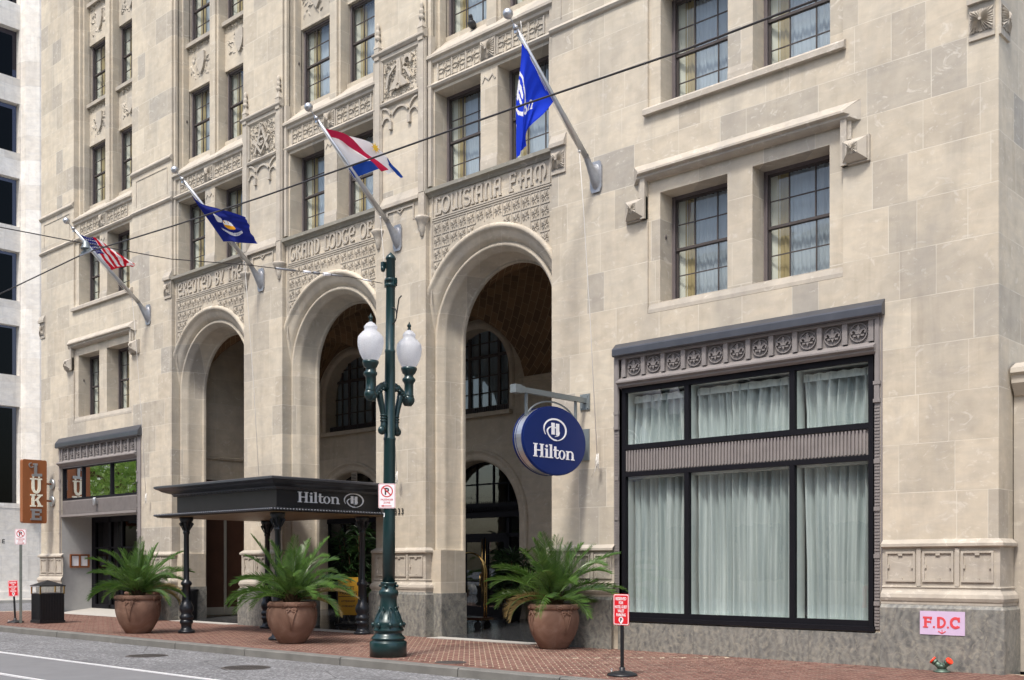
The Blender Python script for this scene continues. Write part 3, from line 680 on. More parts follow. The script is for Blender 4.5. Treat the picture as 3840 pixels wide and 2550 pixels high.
# ---- arches
PROF=[(2.36,.13),(2.35,.075),(2.30,.045),(2.25,.06),(2.22,.10),(2.19,.13),(2.15,.15),(2.08,.19),(2.02,.235),(1.99,.30),(1.965,.33),(1.955,.30),(1.93,.265),(1.895,.255),(1.865,.28),(1.855,.32),(1.83,.34),(1.815,.40),(1.785,.42),(1.775,.50),(1.70,.90),(1.675,.93),(1.655,.90),(1.64,.93),(1.64,1.0)]
for cx in BAYS:
    mb=MB(); path=[]
    ths=[180-180*i/48 for i in range(49)]
    def row(r_,y): return [(cx-r_,y,0.1)]+[(cx+r_*cos(R(a)),y,ZS+r_*sin(R(a))) for a in ths]+[(cx+r_,y,0.1)]
    mb.smooth=True; mb.grid([row(r_,y) for r_,y in PROF]); mb.smooth=False
    o=part(mb,'arch',M['stone'])
    # spandrel wall with diaper flowers, inscription band
    mb=MB(); wall(mb,cx-HW,cx+HW,0,10.64,.12,[dict(x0=cx-HW,x1=cx+HW,zb=0,r=2.26,cx=cx,zs=ZS)])
    for s_ in (-1,1):
        a,b=sorted((cx+s_*1.62,cx+s_*2.05)); mb.box(a,b,.155,.97,0,2.06)
    part(mb,'spandrel_wall',M['stone'])
    mb=MB(); f=XZ(.12); f2=XZ(.115)
    n=13; cw=2*1.83/n; ch=.305
    for i in range(n):
        for j in range(7):
            x=cx-1.83+cw*(i+.5); z=9.93-.08-ch*(j+.5)
            dist=lambda a,b: math.hypot(a-cx,b-ZS)
            if dist(x,z)<2.40+.0: 
                if dist(x,z)<2.34: continue
            rosette(mb,x,z,min(cw,ch)*.44,f,.022,8)
            if dist(x-cw/2,z)>2.37 : rect(mb,x-cw/2-.01,x-cw/2+.01,z-ch/2,z+ch/2,f,-.002,.016)
            rect(mb,x-cw/2+.01,x+cw/2-.01,z+ch/2-.01,z+ch/2+.01,f,-.002,.015)
    # frame of the inscription band and sill
    for q in ((-1.86,1.86,9.94,9.97),(-1.86,-1.83,9.97,10.47),(1.83,1.86,9.97,10.47)): rect(mb,cx+q[0],cx+q[1],q[2],q[3],f,-.002,.03)
    rect(mb,cx-1.90,cx+1.90,9.895,9.925,f,-.002,.02); rect(mb,cx-1.895,cx-1.87,7.9,9.895,f,-.002,.02)
    part(mb,'diaper_panel',M['carved'])
    mb=MB(); profile_x(mb,cx-HW+.005,cx+HW-.005,[(.13,10.46),(.09,10.47),(.06,10.52),(.03,10.54),(-.03,10.56),(-.04,10.64),(.13,10.69)]); part(mb,'inscription_sill',M['weather'])
    mb=MB(); txt={-17.18:'LOUISIANA F+AM',-22.96:'GRAND LODGE OF',-28.77:'ERECTED BY THE'}[cx]
    inscription(mb,txt,cx-1.76,cx+1.76,10.03,.38,f,-.002,.036,.135)
    part(mb,'carved_lettering',M['carved'])
# ---- rosette blocks at the ends of the inscription zone
mb=MB()
for cx in (-15.0,-30.95,-39.78,-6.24):
    a=.20; mb.box(cx-a,cx+a,-.035,.01,10.02,10.58); leaf_square(mb,cx,10.30,.195,XZ(-.036),.06)
    profile_x(mb,cx-a-.01,cx+a+.01,[(.01,10.58),(-.10,10.58),(-.10,10.66),(-.02,10.84),(.01,10.86)])
for z,y in ((10.40,.16),):                                     # the leaf block turns the corner
    f=lambda u,v,d:(-5.99+.03+d,u,v); mb.box(-5.99,-5.955,.0,.42,10.02,10.58); leaf_square(mb,.21,10.30,.195,f,.06)
part(mb,'leaf_block',M['carved'])
# ---- buttress tops on the two free piers: shafts, pinnacles, carved emblem panels
def pinnacle(mb,x,z):
    mb.box(x-.085,x+.085,-.09,.05,z-.42,z-.12); mb.add([(x-.1,-.1,z-.12),(x+.1,-.1,z-.12),(x+.1,.05,z-.12),(x-.1,.05,z-.12),(x,-.03,z+.18)],[(0,1,4),(1,2,4),(2,3,4),(3,0,4),(0,3,2,1)])
    mb.lathe([(.035,.05),(.06,.12),(.10,.16),(.06,.21),(.045,.25),(.085,.30),(.055,.35),(.04,.39),(.065,.44),(.05,.5),(.01,.56)],(x,-.03,z-.03),8,flute=4,fa=.3)
for i,cx in enumerate((-20.07,-25.865)):
    mb=MB(); f=XZ(.02); hw=.91
    for s_ in (-1,1):
        x=cx+s_*.80; mb.box(x-.09,x+.09,-.06,.03,10.62,14.40); mb.box(x-.13,x+.13,-.03,.03,10.62,14.36)
        pinnacle(mb,x,14.66)
        # corbel foot
        mb.lathe([(.02,-.42),(.06,-.40),(.05,-.34),(.10,-.28),(.085,-.22),(.13,-.12),(.15,-.06),(.19,0),(.19,.05)],(x,.0,9.98),8)
        mb.box(x-.10,x+.10,-.05,.03,10.0,10.62)
        mb.box(cx+s_*(hw+.10)-.05,cx+s_*(hw+.10)+.05,.03,.16,10.72,14.30)
    profile_x(mb,cx-.95,cx+.95,[(.03,14.30),(-.07,14.30),(-.12,14.36),(-.12,14.40),(.03,14.52)])
    profile_x(mb,cx-.70,cx+.70,[(.03,13.02),(-.06,13.05),(-.08,13.10),(.03,13.20)])
    profile_x(mb,cx-.70,cx+.70,[(.03,10.50),(-.07,10.50),(-.07,10.58),(.03,10.82)])
    profile_x(mb,cx-.70,cx+.70,[(.03,14.14),(-.04,14.2),(-.04,14.3),(.03,14.3)])
    # blind tracery under the emblem
    for s_ in (-1,1):
        stroke(mb,[(cx+a,b) for a,b in arc(s_*.64,12.72,.30,.28,90,90+s_*75,8)],.05,f,0,.05); stroke(mb,[(cx+a,b) for a,b in arc(s_*.5,12.55,.17,.2,20 if s_<0 else 160,160 if s_<0 else 20,8)],.04,f,0,.05)
        mb.box(cx+s_*.34-.05,cx+s_*.34+.05,-.05,.03,12.42,12.60)
    stroke(mb,[(cx+a,b) for a,b in arc(0,12.62,.33,.30,150,30,10)],.05,f,0,.05)
    # lower sunk panel
    for q in ((-.5,.5,10.38,10.42),(-.5,-.46,10.05,10.38),(.46,.5,10.05,10.38)): rect(mb,cx+q[0],cx+q[1],q[2],q[3],f,0,.035)
    stroke(mb,[(cx-.1,10.38),(cx,10.30),(cx+.1,10.38)],.03,f,0,.035)
    rect(mb,cx-.66,cx-.62,13.2,14.14,f,0,.05); rect(mb,cx+.62,cx+.66,13.2,14.14,f,0,.05)
    leafy(mb,cx,13.67,XZ(.02),1.20,.90,330,41+i,.035,.05)
    part(mb,'buttress_carving',M['carved'])
    mb=MB(); f=XZ(-.02)
    if i==0:    # trowel-shaped plumb level over crossed tools
        mb.prism([(cx-.34,13.36),(cx+.34,13.36),(cx+.10,13.62),(cx+.06,14.06),(cx-.06,14.06),(cx-.10,13.62)],f,0,.05)
        rect(mb,cx-.008,cx+.008,13.45,14.0,f,.05,.06); ring(mb,cx,13.40,.085,.05,f,.05,.075,n=16)
        stroke(mb,[(cx-.46,13.45),(cx-.38,13.75),(cx-.12,13.95)],.06,f,0,.04); stroke(mb,[(cx+.42,13.5),(cx+.25,13.75),(cx+.15,13.8)],.06,f,0,.04); ring(mb,cx+.30,13.92,.16,.08,f,0,.045,n=14,a0=-30,a1=210)
    else:       # square and compasses with the letter G
        stroke(mb,[(cx,14.02),(cx-.30,13.30)],.06,f,0,.045); stroke(mb,[(cx,14.02),(cx+.30,13.30)],.06,f,0,.047); ring(mb,cx,14.04,.06,.03,f,0,.06,n=12)
        stroke(mb,[(cx-.36,13.66),(cx,13.24),(cx+.36,13.66)],.07,f,0,.055); ring(mb,cx,13.58,.14,.09,f,0,.06,a0=40,a1=330,n=18); rect(mb,cx,cx+.12,13.52,13.57,f,0,.064)
    part(mb,'masonic_relief',M['carved'])

# ---- plinths (granite) and panelled pedestals
def sweep(mb,path,prof):
    """path: 2-D points left to right going round the pier (outer side = -Y front); prof (offset,z)"""
    n=len(path); nor=[]
    for i in range(n):
        a=Vector(path[max(i-1,0)]); b=Vector(path[i]); c=Vector(path[min(i+1,n-1)])
        def nn(p,q): d=(q-p).normalized(); return Vector((d.y,-d.x))
        if i==0: m=nn(b,c)
        elif i==n-1: m=nn(a,b)
        else:
            m=nn(a,b)+nn(b,c); m=m/ (m.dot(nn(a,b)))
        nor.append(m)
    mb.grid([[(p[0]+m.x*o,p[1]+m.y*o,z) for p,m in zip(path,nor)] for o,z in prof])
PED=[(.085,1.06),(.085,1.10),(.10,1.12),(.115,1.17),(.10,1.23),(.05,1.29),(.04,1.325),(.055,1.335),(.055,1.35),(.03,1.36),(.03,1.985),(.055,1.99),(.095,2.01),(.095,2.055),(.02,2.12),(-.01,2.13)]
def pedestal(x0,x1,panels,left=True,right=True,dep=.18):
    path=([(x0,dep)] if left else [])+[(x0,0),(x1,0)]+([(x1,dep)] if right else [])
    mb=MB(); sweep(mb,path,[(.13,-.05),(.13,1.0),(.12,1.01),(.075,1.065)]); part(mb,'granite_plinth',M['granite'])
    mb=MB(); sweep(mb,path,PED); f=XZ(-.03); w_=(x1-x0)/panels
    for i in range(panels):
        a=x0+w_*i+.06; b=x0+w_*(i+1)-.06; z0,z1=1.43,1.93; t=.035
        for q in ((a,b,z0,z0+t),(a,b,z1-t,z1),(a,a+t,z0+t,z1-t),(b-t,b,z0+t,z1-t)): rect(mb,*q,f,-.002,.028)
        m=(a+b)/2; zm=(z0+z1)/2
        for q in ((m-.035,m+.035,z1-t-.035,z1-t),(m-.035,m+.035,z0+t,z0+t+.03),(a+t,a+t+.03,zm-.03,zm+.03),(b-t-.03,b-t,zm-.03,zm+.03)): rect(mb,*q,f,-.002,.026)
        if i: rect(mb,x0+w_*i-.035,x0+w_*i+.035,1.36,1.98,f,-.002,.03)
    part(mb,'panelled_pedestal',M['carved'])
pedestal(-20.98,-19.16,3); pedestal(-26.79,-24.94,3); pedestal(-7.86,-5.99,3,left=False,dep=.6); pedestal(-15.2,-13.50,3,right=False)
pedestal(-32.44,-30.75,3,left=False); pedestal(-39.93,-38.10,3,right=False)
mb=MB()
for cx in BAYS:
    for s_ in (-1,1): a,b=sorted((cx+s_*1.585,cx+s_*2.0)); mb.box(a,b,.14,.985,0,1.035)
sweep(mb,[(-13.40,-.045),(-7.88,-.045)],[(.0,-.05),(.0,.55),(-.10,.60)])
part(mb,'granite_plinth',M['granite'])
mb=MB()
for x in (-12.9,-11.6,-10.2,-9.2): mb.box(x-.005,x+.005,-.048,-.04,0,.56)
part(mb,'plinth_joint',M['kerb'])

# ---- loggia behind the arches
YB=5.5; XL,XR=-30.95,-14.95
mb=MB(); lun=[dict(x0=c-1.40,x1=c+1.40,zb=6.25,r=1.40,cx=c,zs=7.36,d=.45) for c in BAYS]
doors=[dict(x0=c-1.85,x1=c+1.85,zb=0,r=1.85,cx=c,zs=3.02,d=.5) for c in BAYS]
wall(mb,XL,XR,0,10,YB,lun+doors)
wall(mb,XL,XR,0,10,1.0,[dict(x0=c-1.64,x1=c+1.64,zb=0,r=1.64,cx=c,zs=ZS) for c in BAYS])
mb.quad((XL,.9,0),(XL,YB,0),(XL,YB,10),(XL,.9,10)); mb.quad((XR,.9,0),(XR,YB,0),(XR,YB,10),(XR,.9,10))
part(mb,'loggia_wall',M['inner'])
mb=MB()
for c in BAYS:
    for (r_,zs,k0) in ((1.85,3.02,0),(1.40,7.36,1)):
        pr=[(r_+.30,YB+.01),(r_+.29,YB-.07),(r_+.22,YB-.09),(r_+.19,YB-.03),(r_+.10,YB-.03),(r_+.07,YB-.06),(r_,YB-.05),(r_-.06,YB+.05),(r_-.06,YB+.40)] if k0==0 else [(r_+.24,YB+.01),(r_+.22,YB-.04),(r_+.05,YB-.04),(r_,YB+.01)]
        zl=.1 if k0==0 else 6.3
        mb.smooth=True
        mb.grid([[(c-q,y,zl)]+[(c+q*cos(R(a)),y,zs+q*sin(R(a))) for a in range(180,-1,-6)]+[(c+q,y,zl)] for q,y in pr]); mb.smooth=False
    mb.box(c-1.55,c+1.55,YB-.16,YB+.02,6.10,6.22)
for a,b in ((XL,-30.7),(-26.85,-24.9),(-21.05,-19.1),(-15.2,XR)): profile_x(mb,a,b,[(YB+.01,6.93),(YB-.05,6.95),(YB-.08,7.0),(YB-.14,7.04),(YB-.14,7.08),(YB+.01,7.08)])
for y0,y1 in ((1.0,YB),): mb.prism([(XL-.01,5.10),(XL+.05,5.12),(XL+.07,5.18),(XL-.01,5.22)],lambda u,v,d:(u,d,v),1.0,YB)
part(mb,'interior_moulding',M['inner'])
# vault: barrel along the loggia with cross barrels at each bay, herringbone tile
mb=MB(); nx=200; ny=44; Rv=2.25; Yc=3.25; P=[]; UV=[]
def zv(x,y):
    zm=ZS-.0+math.sqrt(max(0,Rv*Rv-(y-Yc)**2)); zc=0
    for c in BAYS:
        if abs(x-c)<1.95: zc=max(zc,ZS+math.sqrt(1.95**2-(x-c)**2))
    return max(zm,zc)
for i in range(nx+1):
    x=XL+(XR-XL)*i/nx; P.append([(x,Yc-Rv*cos(PI*j/ny),zv(x,Yc-Rv*cos(PI*j/ny))) for j in range(ny+1)])
mb.smooth=True; mb.grid(P); vo=part(mb,'vault',M['vault'])
uvl=vo.data.uv_layers.new(name='UVMap')
for l in vo.data.loops:
    v=vo.data.vertices[l.vertex_index].co; a=math.acos(max(-1,min(1,(Yc-v.y)/Rv))); uvl.data[l.index].uv=(v.x,a*Rv)
mb=MB(); mb.add([(XL-.0,.95,.03),(XR,.95,.03),(XR,6.1,.18),(XL,6.1,.18)],[(0,1,2,3)]); mb.add([(XL,.13,.006),(XR,.13,.006),(XR,.95,.03),(XL,.95,.03)],[(0,1,2,3)]); part(mb,'terrazzo_floor',M['terrazzo'])
mb=MB()
for c in BAYS: mb.box(c-1.62,c+1.62,-.30,.16,-.02,.012)
part(mb,'threshold_slab',M['step'])
# lunette windows and doors of the loggia
def lunette(c):
    mb=MB(); y=YB+.42; t=.045
    def top(x): return 7.36+math.sqrt(max(0,1.40**2-(x-c)**2))
    for k,xx in enumerate((-1.0,-.62,-.2,.2,.62,1.0)):
        x=c+xx; wd=.05 if k in (1,4) else .018; mb.box(x-wd,x+wd,y-.03,y+.03,6.45,top(x)-.02)
    mb.box(c-1.4,c+1.4,y-.04,y+.04,7.95,8.03)
    for z in (6.9,7.4,8.4): mb.box(c-min(1.38,math.sqrt(max(0,1.96-(z-7.36)**2)) if z>7.36 else 1.38),c+min(1.38,math.sqrt(max(0,1.96-(z-7.36)**2)) if z>7.36 else 1.38),y-.015,y+.015,z-.016,z+.016)
    mb.box(c-1.4,c+1.4,y-.22,y+.02,6.25,6.45)
    for i in range(30): x=c-1.38+i*.092; mb.box(x,x+.03,y-.25,y-.22,6.27,6.43)
    o=part(mb,'lunette_window',M['sash'])
    gl=MB(); pts=[(c-1.4,6.42),(c+1.4,6.42)]+[(c+1.4*cos(R(a)),7.36+1.4*sin(R(a))) for a in range(0,181,10)]
    gl.prism(pts,XZ(y+.035),0,.004); gl.build('pane',M['glass'],o,OFF).matrix_parent_inverse=Matrix.Identity(4)
    cu=MB(); cu.smooth=True; cu.grid([[(c-1.45+2.9*i/90,y+.16+.02*sin(i*1.7),6.3),(c-1.45+2.9*i/90,y+.16+.02*sin(i*1.7),8.85)] for i in range(91)]); k=cu.build('curtain',M['sheer'],o); k.matrix_parent_inverse=Matrix.Identity(4)
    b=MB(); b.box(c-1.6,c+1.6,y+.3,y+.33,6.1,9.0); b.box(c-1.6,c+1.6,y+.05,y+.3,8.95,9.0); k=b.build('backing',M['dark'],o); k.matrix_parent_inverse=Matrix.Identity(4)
for c in BAYS: lunette(c)
def entrance(c):
    mb=MB(); y=YB+.45
    for x in (-1.80,-.98,.98,1.80): mb.box(c+x-.05,c+x+.05,y-.05,y+.05,.15,3.1)
    mb.box(c-1.85,c+1.85,y-.10,y+.06,3.14,3.30); mb.box(c-1.85,c+1.85,y-.14,y+.06,3.44,3.56); mb.box(c-1.85,c+1.85,y-.05,y+.06,2.55,2.66)
    for i in range(46): x=c-1.83+i*.08; mb.box(x,x+.035,y-.17,y-.13,3.34,3.46); mb.add([(x,y-.12,3.56),(x+.04,y-.12,3.56),(x+.02,y-.12,3.66)],[(0,1,2)])
    for x in (-1.4,-.98,-.35,.35,.98,1.4): mb.box(c+x-.02,c+x+.02,y-.02,y+.03,3.56,3.02+math.sqrt(max(0,1.85**2-x*x))-.02)
    for z in (4.15,): mb.box(c-1.45,c+1.45,y-.02,y+.03,z-.02,z+.02)
    for i in range(24):
        a=R(180*i/24); b=R(180*(i+1)/24); mb.prism([(c+1.85*cos(a),3.02+1.85*sin(a)),(c+1.85*cos(b),3.02+1.85*sin(b)),(c+1.76*cos(b),3.02+1.76*sin(b)),(c+1.76*cos(a),3.02+1.76*sin(a))],XZ(y+.04),0,.08)
    o=part(mb,'entrance_screen',M['blackframe'])
    def sub(m_,n_,mat): k=m_.build(n_,mat,o); k.matrix_parent_inverse=Matrix.Identity(4); return k
    gl=MB(); pts=[(c-1.8,3.5),(c+1.8,3.5)]+[(c+1.8*cos(R(a)),3.02+1.8*sin(R(a))) for a in range(16,165,8)]; gl.prism(pts,XZ(y+.02),0,.004); gl.box(c-1.8,c+1.8,y+.01,y+.014,2.66,3.14); sub(gl,'fanlight',M['glass'])
    for s_ in (-1,1):
        dl=MB(); a,b=sorted((c+s_*.02,c+s_*.93)); dl.box(a,a+.13,y-.03,y+.03,.17,2.55); dl.box(b-.13,b,y-.03,y+.03,.17,2.55); dl.box(a+.13,b-.13,y-.03,y+.03,2.40,2.55); dl.box(a+.13,b-.13,y-.03,y+.03,.17,.45); dl.box(a+.13,b-.13,y-.02,y+.02,1.2,1.24)
        sub(dl,'door',M['blackframe'])
        g2=MB(); g2.box(a+.13,b-.13,y-.004,y,.45,2.4); sub(g2,'pane',M['glass'])
        h=MB(); h.tube([(c+s_*.07,y-.06,.6),(c+s_*.07,y-.06,2.5)],.012,6); h.tube([(c+s_*.10,y-.12,1.05),(c+s_*.10,y-.12,1.45)],.022,6); sub(h,'handle',M['brass'])
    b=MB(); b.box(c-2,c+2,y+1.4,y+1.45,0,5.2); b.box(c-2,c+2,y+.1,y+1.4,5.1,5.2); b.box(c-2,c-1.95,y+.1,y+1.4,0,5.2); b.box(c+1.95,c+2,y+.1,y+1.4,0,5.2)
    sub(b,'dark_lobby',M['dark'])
for c in BAYS: entrance(c)
# tall dark panelled doors in the end wall at the far left
mb=MB(); mb.box(XL+.005,XL+.05,1.25,4.6,.1,4.45); part(mb,'panelled_screen',M['darkwood'])
mb=MB(); mb.box(XL+.052,XL+.09,1.95,2.03,.15,4.3); mb.box(XL+.052,XL+.07,1.3,4.5,.1,.35); part(mb,'metal_mullion',M['panelgrey'])
mb=MB(); mb.box(-28.74,-28.46,YB-.03,YB+.0,4.50,4.80); part(mb,'air_vent_frame',M['inner'])
mb=MB(); 
for i in range(5): mb.box(-28.72,-28.48,YB-.045,YB-.03,4.53+i*.05,4.555+i*.05)
part(mb,'air_vent',M['travdark'])

# ---- street number on the pier
mb=MB(); f=lambda u,v,d:(-20.07+u,-.001-d,3.02+v)
for k in range(3):
    text_mb(mb,'3',.20,lambda u,v,d,k=k:(-20.22+k*.125+u,-d,2.95+v),0,.02,.006,.9)
part(mb,'street_number',M['signblack'])

# ---- big shop window, right pavilion
def panel_frieze(mb,x0,x1,n,z0,z1,y):
    w_=(x1-x0)/n; f=XZ(y)
    for i in range(n+1):
        x=x0+w_*i; rect(mb,x-.045,x+.045,z0,z1,f,0,.07)
    for i in range(n):
        cx=x0+w_*(i+.5); cz=(z0+z1)/2; r_=min(w_*.5-.07,(z1-z0)/2)-.005
        ring(mb,cx,cz,r_,r_-.014,f,0,.035,n=18)
        # fleur-de-lis: middle petal, two curled side petals, band, foot
        mb.prism([(cx,cz+r_*.85),(cx+r_*.2,cz+r_*.45),(cx+r_*.12,cz-.02),(cx-r_*.12,cz-.02),(cx-r_*.2,cz+r_*.45)],f,0,.05)
        for s_ in (-1,1):
            stroke(mb,[(cx+s_*a*r_,cz+b*r_) for a,b in ((.12,-.1),(.35,.22),(.62,.34),(.82,.12),(.70,-.08))],.035,f,0,.045)
            stroke(mb,[(cx+s_*a*r_,cz+b*r_) for a,b in ((.1,-.15),(.35,-.32),(.6,-.3))],.026,f,0,.04)
        rect(mb,cx-.3*r_,cx+.3*r_,cz-.16*r_,cz-.06*r_,f,0,.055); mb.prism([(cx-.2*r_,cz-.2*r_),(cx+.2*r_,cz-.2*r_),(cx,cz-.65*r_)],f,0,.045)
def colonnette(mb,x,y,z0,z1,zc):
    mb.box(x-.05,x+.05,y-.01,y+.12,z0,z1)
    n=int((zc-z0)/.055)
    for i in range(n): mb.box(x-.045,x+.045,y-.022,y-.008,z0+i*.055,z0+i*.055+.03)
    for k in range(int((zc-z0)/.8)): mb.box(x-.052,x+.052,y-.035,y,z0+.4+k*.8,z0+.47+k*.8)
    mb.box(x-.06,x+.06,y-.05,y,zc,zc+.06); mb.box(x-.045,x+.045,y-.04,y,zc+.06,zc+.3); mb.box(x-.06,x+.06,y-.05,y,zc+.3,zc+.36)
    mb.box(x-.035,x+.035,y-.03,y,zc+.36,z1)
def hood(cx,zt,mat,name='storefront_hood'):
    mb=MB(); profile_x(mb,cx-2.79,cx+2.87,[(.02,6.18),(.0,6.18),(-.11,6.08),(-.13,6.05),(-.135,5.93),(-.11,5.91),(.02,5.91)])
    return part(mb,name,mat)
cx=-10.70
hood(cx,6.2,M['zinc'])
mb=MB(); X0,X1=-13.36,-8.05
mb.box(-13.53,-7.87,.05,.28,5.25,5.94)
panel_frieze(mb,X0+.08,X1-.02,11,5.50,5.86,.05)
mb.box(-13.48,-7.92,-.04,.05,5.86,5.93)
profile_x(mb,-13.40,-7.98,[(.05,5.50),(-.02,5.46),(-.13,5.40),(-.13,5.37),(-.07,5.345),(-.07,5.31),(-.02,5.28),(.05,5.28)])
colonnette(mb,-13.45,.0,.62,5.93,4.45); colonnette(mb,-7.96,.0,.62,5.93,4.45)
mb.box(-13.53,-13.50,-.01,.10,.62,5.93); mb.box(-7.90,-7.87,-.01,.10,.62,5.93)
part(mb,'storefront_ornament',M['bronze'])
mb=MB(); y0,y1=.03,.13; T=.09
for a,b in ((X0,X0+T),(X1-T,X1)): mb.box(a,b,y0,y1,.62,5.28)
for z0_,z1_ in ((.62,.76),(3.49,3.58),(4.03,4.13),(5.18,5.28)): mb.box(X0+T,X1-T,y0-.003,y1,z0_,z1_)
for x in (-11.81,-9.57):
    mb.box(x-.05,x+.05,y0,y1,.76,3.49); mb.box(x-.05,x+.05,y0,y1,4.13,5.18)
mb.box(X0-.06,X1+.06,-.06,y1,.58,.66)
sf=part(mb,'storefront_frame',M['blackframe'])
def sub(mb,n_,mat,o=sf): k=mb.build(n_,mat,o); k.matrix_parent_inverse=Matrix.Identity(4); return k
mb=MB(); mb.box(X0+T,X1-T,.07,.12,3.58,4.03)
i=0; x=X0+T
while x<X1-T-.04: mb.box(x+.012,x+.045,.035,.07,3.60,4.01); x+=.068
sub(mb,'ribbed_panel',M['bronze'])
xs=[X0+T,-11.86,-11.76,-9.62,-9.52,X1-T]
rr=random.Random(5)
for (z0_,z1_) in ((.76,3.49),(4.13,5.18)):
    for k in range(3):
        a,b=xs[2*k],xs[2*k+1]
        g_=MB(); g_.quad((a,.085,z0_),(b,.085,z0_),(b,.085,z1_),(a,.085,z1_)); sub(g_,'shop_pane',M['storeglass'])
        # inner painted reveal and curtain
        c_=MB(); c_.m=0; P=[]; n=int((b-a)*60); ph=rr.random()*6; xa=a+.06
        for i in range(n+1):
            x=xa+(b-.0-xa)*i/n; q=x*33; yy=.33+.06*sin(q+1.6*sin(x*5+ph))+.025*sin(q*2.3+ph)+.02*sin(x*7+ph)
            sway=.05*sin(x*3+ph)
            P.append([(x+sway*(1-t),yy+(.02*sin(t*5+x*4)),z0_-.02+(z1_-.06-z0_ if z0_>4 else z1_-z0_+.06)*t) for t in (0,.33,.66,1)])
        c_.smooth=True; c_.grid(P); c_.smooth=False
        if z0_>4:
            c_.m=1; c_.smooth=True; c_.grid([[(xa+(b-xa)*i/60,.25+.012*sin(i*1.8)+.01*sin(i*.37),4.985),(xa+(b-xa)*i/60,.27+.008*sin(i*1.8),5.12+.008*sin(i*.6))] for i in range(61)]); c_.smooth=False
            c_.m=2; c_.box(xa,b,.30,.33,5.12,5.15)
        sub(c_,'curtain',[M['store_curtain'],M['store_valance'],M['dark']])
mb=MB()
for k in range(3): mb.box(xs[2*k]-.02,xs[2*k],.13,.42,.7,5.2)
mb.box(X0,X1,.13,.45,.60,.74); mb.box(X0,X1,.13,.45,3.45,3.62); mb.box(X0,X1,.13,.45,4.0,4.11); mb.box(X0,X1,.13,.45,5.19,5.3)
sub(mb,'window_reveal',M['store_valance'])
mb=MB(); mb.box(X0-.1,X1+.1,1.25,1.3,.5,5.4); mb.box(X0-.1,X0-.05,.3,1.25,.5,5.4); mb.box(X1+.05,X1+.1,.3,1.25,.5,5.4); mb.box(X0-.1,X1+.1,.5,1.25,5.35,5.4); mb.box(X0-.1,X1+.1,.5,1.25,.5,.55); sub(mb,'dark_room',M['plaster'])

# ---- restaurant front, left pavilion
cx=-35.62
mb=MB(); profile_x(mb,-38.50,-32.58,[(.02,6.24),(.0,6.24),(-.13,6.08),(-.15,6.04),(-.155,5.91),(-.12,5.88),(.02,5.88)]); part(mb,'storefront_hood',M['zinc'])
mb=MB(); mb.box(-38.45,-32.64,.03,.25,5.15,5.90); panel_frieze(mb,-38.2,-32.95,11,5.45,5.84,.03); mb.box(-38.4,-32.7,-.05,.03,5.84,5.90)
profile_x(mb,-38.42,-32.85,[(.03,5.45),(-.02,5.40),(-.14,5.34),(-.14,5.31),(-.06,5.26),(-.02,5.22),(.03,5.20)])
colonnette(mb,-38.38,.0,.0,5.9,4.4); colonnette(mb,-32.82,.0,.0,5.9,4.4); mb.box(-32.76,-32.62,-.04,.2,.0,5.9)
mb.box(-38.28,-32.95,.04,.22,3.45,4.0)
x=-38.2
while x<-33.0: mb.box(x,x+.035,.01,.04,3.52,3.96); x+=.075
mb.box(-38.3,-32.9,-.04,.22,3.42,3.50)
part(mb,'storefront_ornament',M['bronze'])
mb=MB(); 
for a,b in ((-38.28,-38.20),(-36.82,-36.74),(-34.78,-34.70),(-33.02,-32.94)): mb.box(a,b,.04,.14,4.0,5.2)
mb.box(-38.2,-33.02,.042,.14,5.12,5.2); mb.box(-38.2,-33.02,.042,.14,4.0,4.08)
sf2=part(mb,'storefront_frame',M['blackframe'])
for a,b in ((-38.20,-36.82),(-36.74,-34.78),(-34.70,-33.02)): g_=MB(); g_.quad((a,.10,4.08),(b,.10,4.08),(b,.10,5.12),(a,.10,5.12)); sub(g_,'transom_pane',M['mirrorglass'],sf2)
mb=MB(); mb.box(-38.3,-32.9,.3,.35,3.5,5.3); sub(mb,'backing',M['dark'],sf2)
mb=MB(); mb.box(-38.34,-38.02,1.2,1.28,0,3.6); mb.quad((-38.30,.02,0),(-38.30,1.25,0),(-38.30,1.25,3.45),(-38.30,.02,3.45)); mb.quad((-38.3,.23,3.45),(-32.9,.23,3.45),(-32.9,1.25,3.45),(-38.3,1.25,3.45)); mb.quad((-32.86,.1,0),(-32.86,1.25,0),(-32.86,1.25,3.45),(-32.86,.1,3.45))
part(mb,'entrance_recess',M['plaster'])
mb=MB(); y=1.12
for a,b in ((-38.28,-38.0),(-37.0,-36.85),(-36.1,-36.0),(-34.7,-34.6),(-33.3,-32.9)): mb.box(a,b,y,y+.1,.1,3.44)
mb.box(-38,-32.9,y,y+.1,3.25,3.44); mb.box(-38,-32.9,y,y+.1,2.3,2.36); mb.box(-38,-32.9,y,y+.1,.08,.3)
ed=part(mb,'restaurant_doors',M['blackframe'])
mb=MB(); mb.quad((-38,y+.06,.3),(-32.9,y+.06,.3),(-32.9,y+.06,3.3),(-38,y+.06,3.3)); sub(mb,'pane',M['darkglass'],ed)
mb=MB(); mb.box(-38,-36.9,y+.3,y+.32,.2,3.4); sub(mb,'roller_blind',M['cream_lining'],ed)
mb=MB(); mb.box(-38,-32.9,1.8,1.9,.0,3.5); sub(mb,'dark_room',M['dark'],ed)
mb=MB(); mb.add([(-38.3,-.25,.004),(-32.86,-.25,.004),(-32.86,1.25,.16),(-38.3,1.25,.16)],[(0,1,2,3)]); part(mb,'entrance_ramp',M['step'])
# small lamp and camera dome over the entrance
mb=MB(); mb.lathe([(.05,0),(.06,.02),(.06,.24),(.05,.26)],(-35.6,-.10,3.74),12); mb.box(-35.62,-35.58,-.06,.05,3.8,3.9); part(mb,'downlight',M['chrome'])
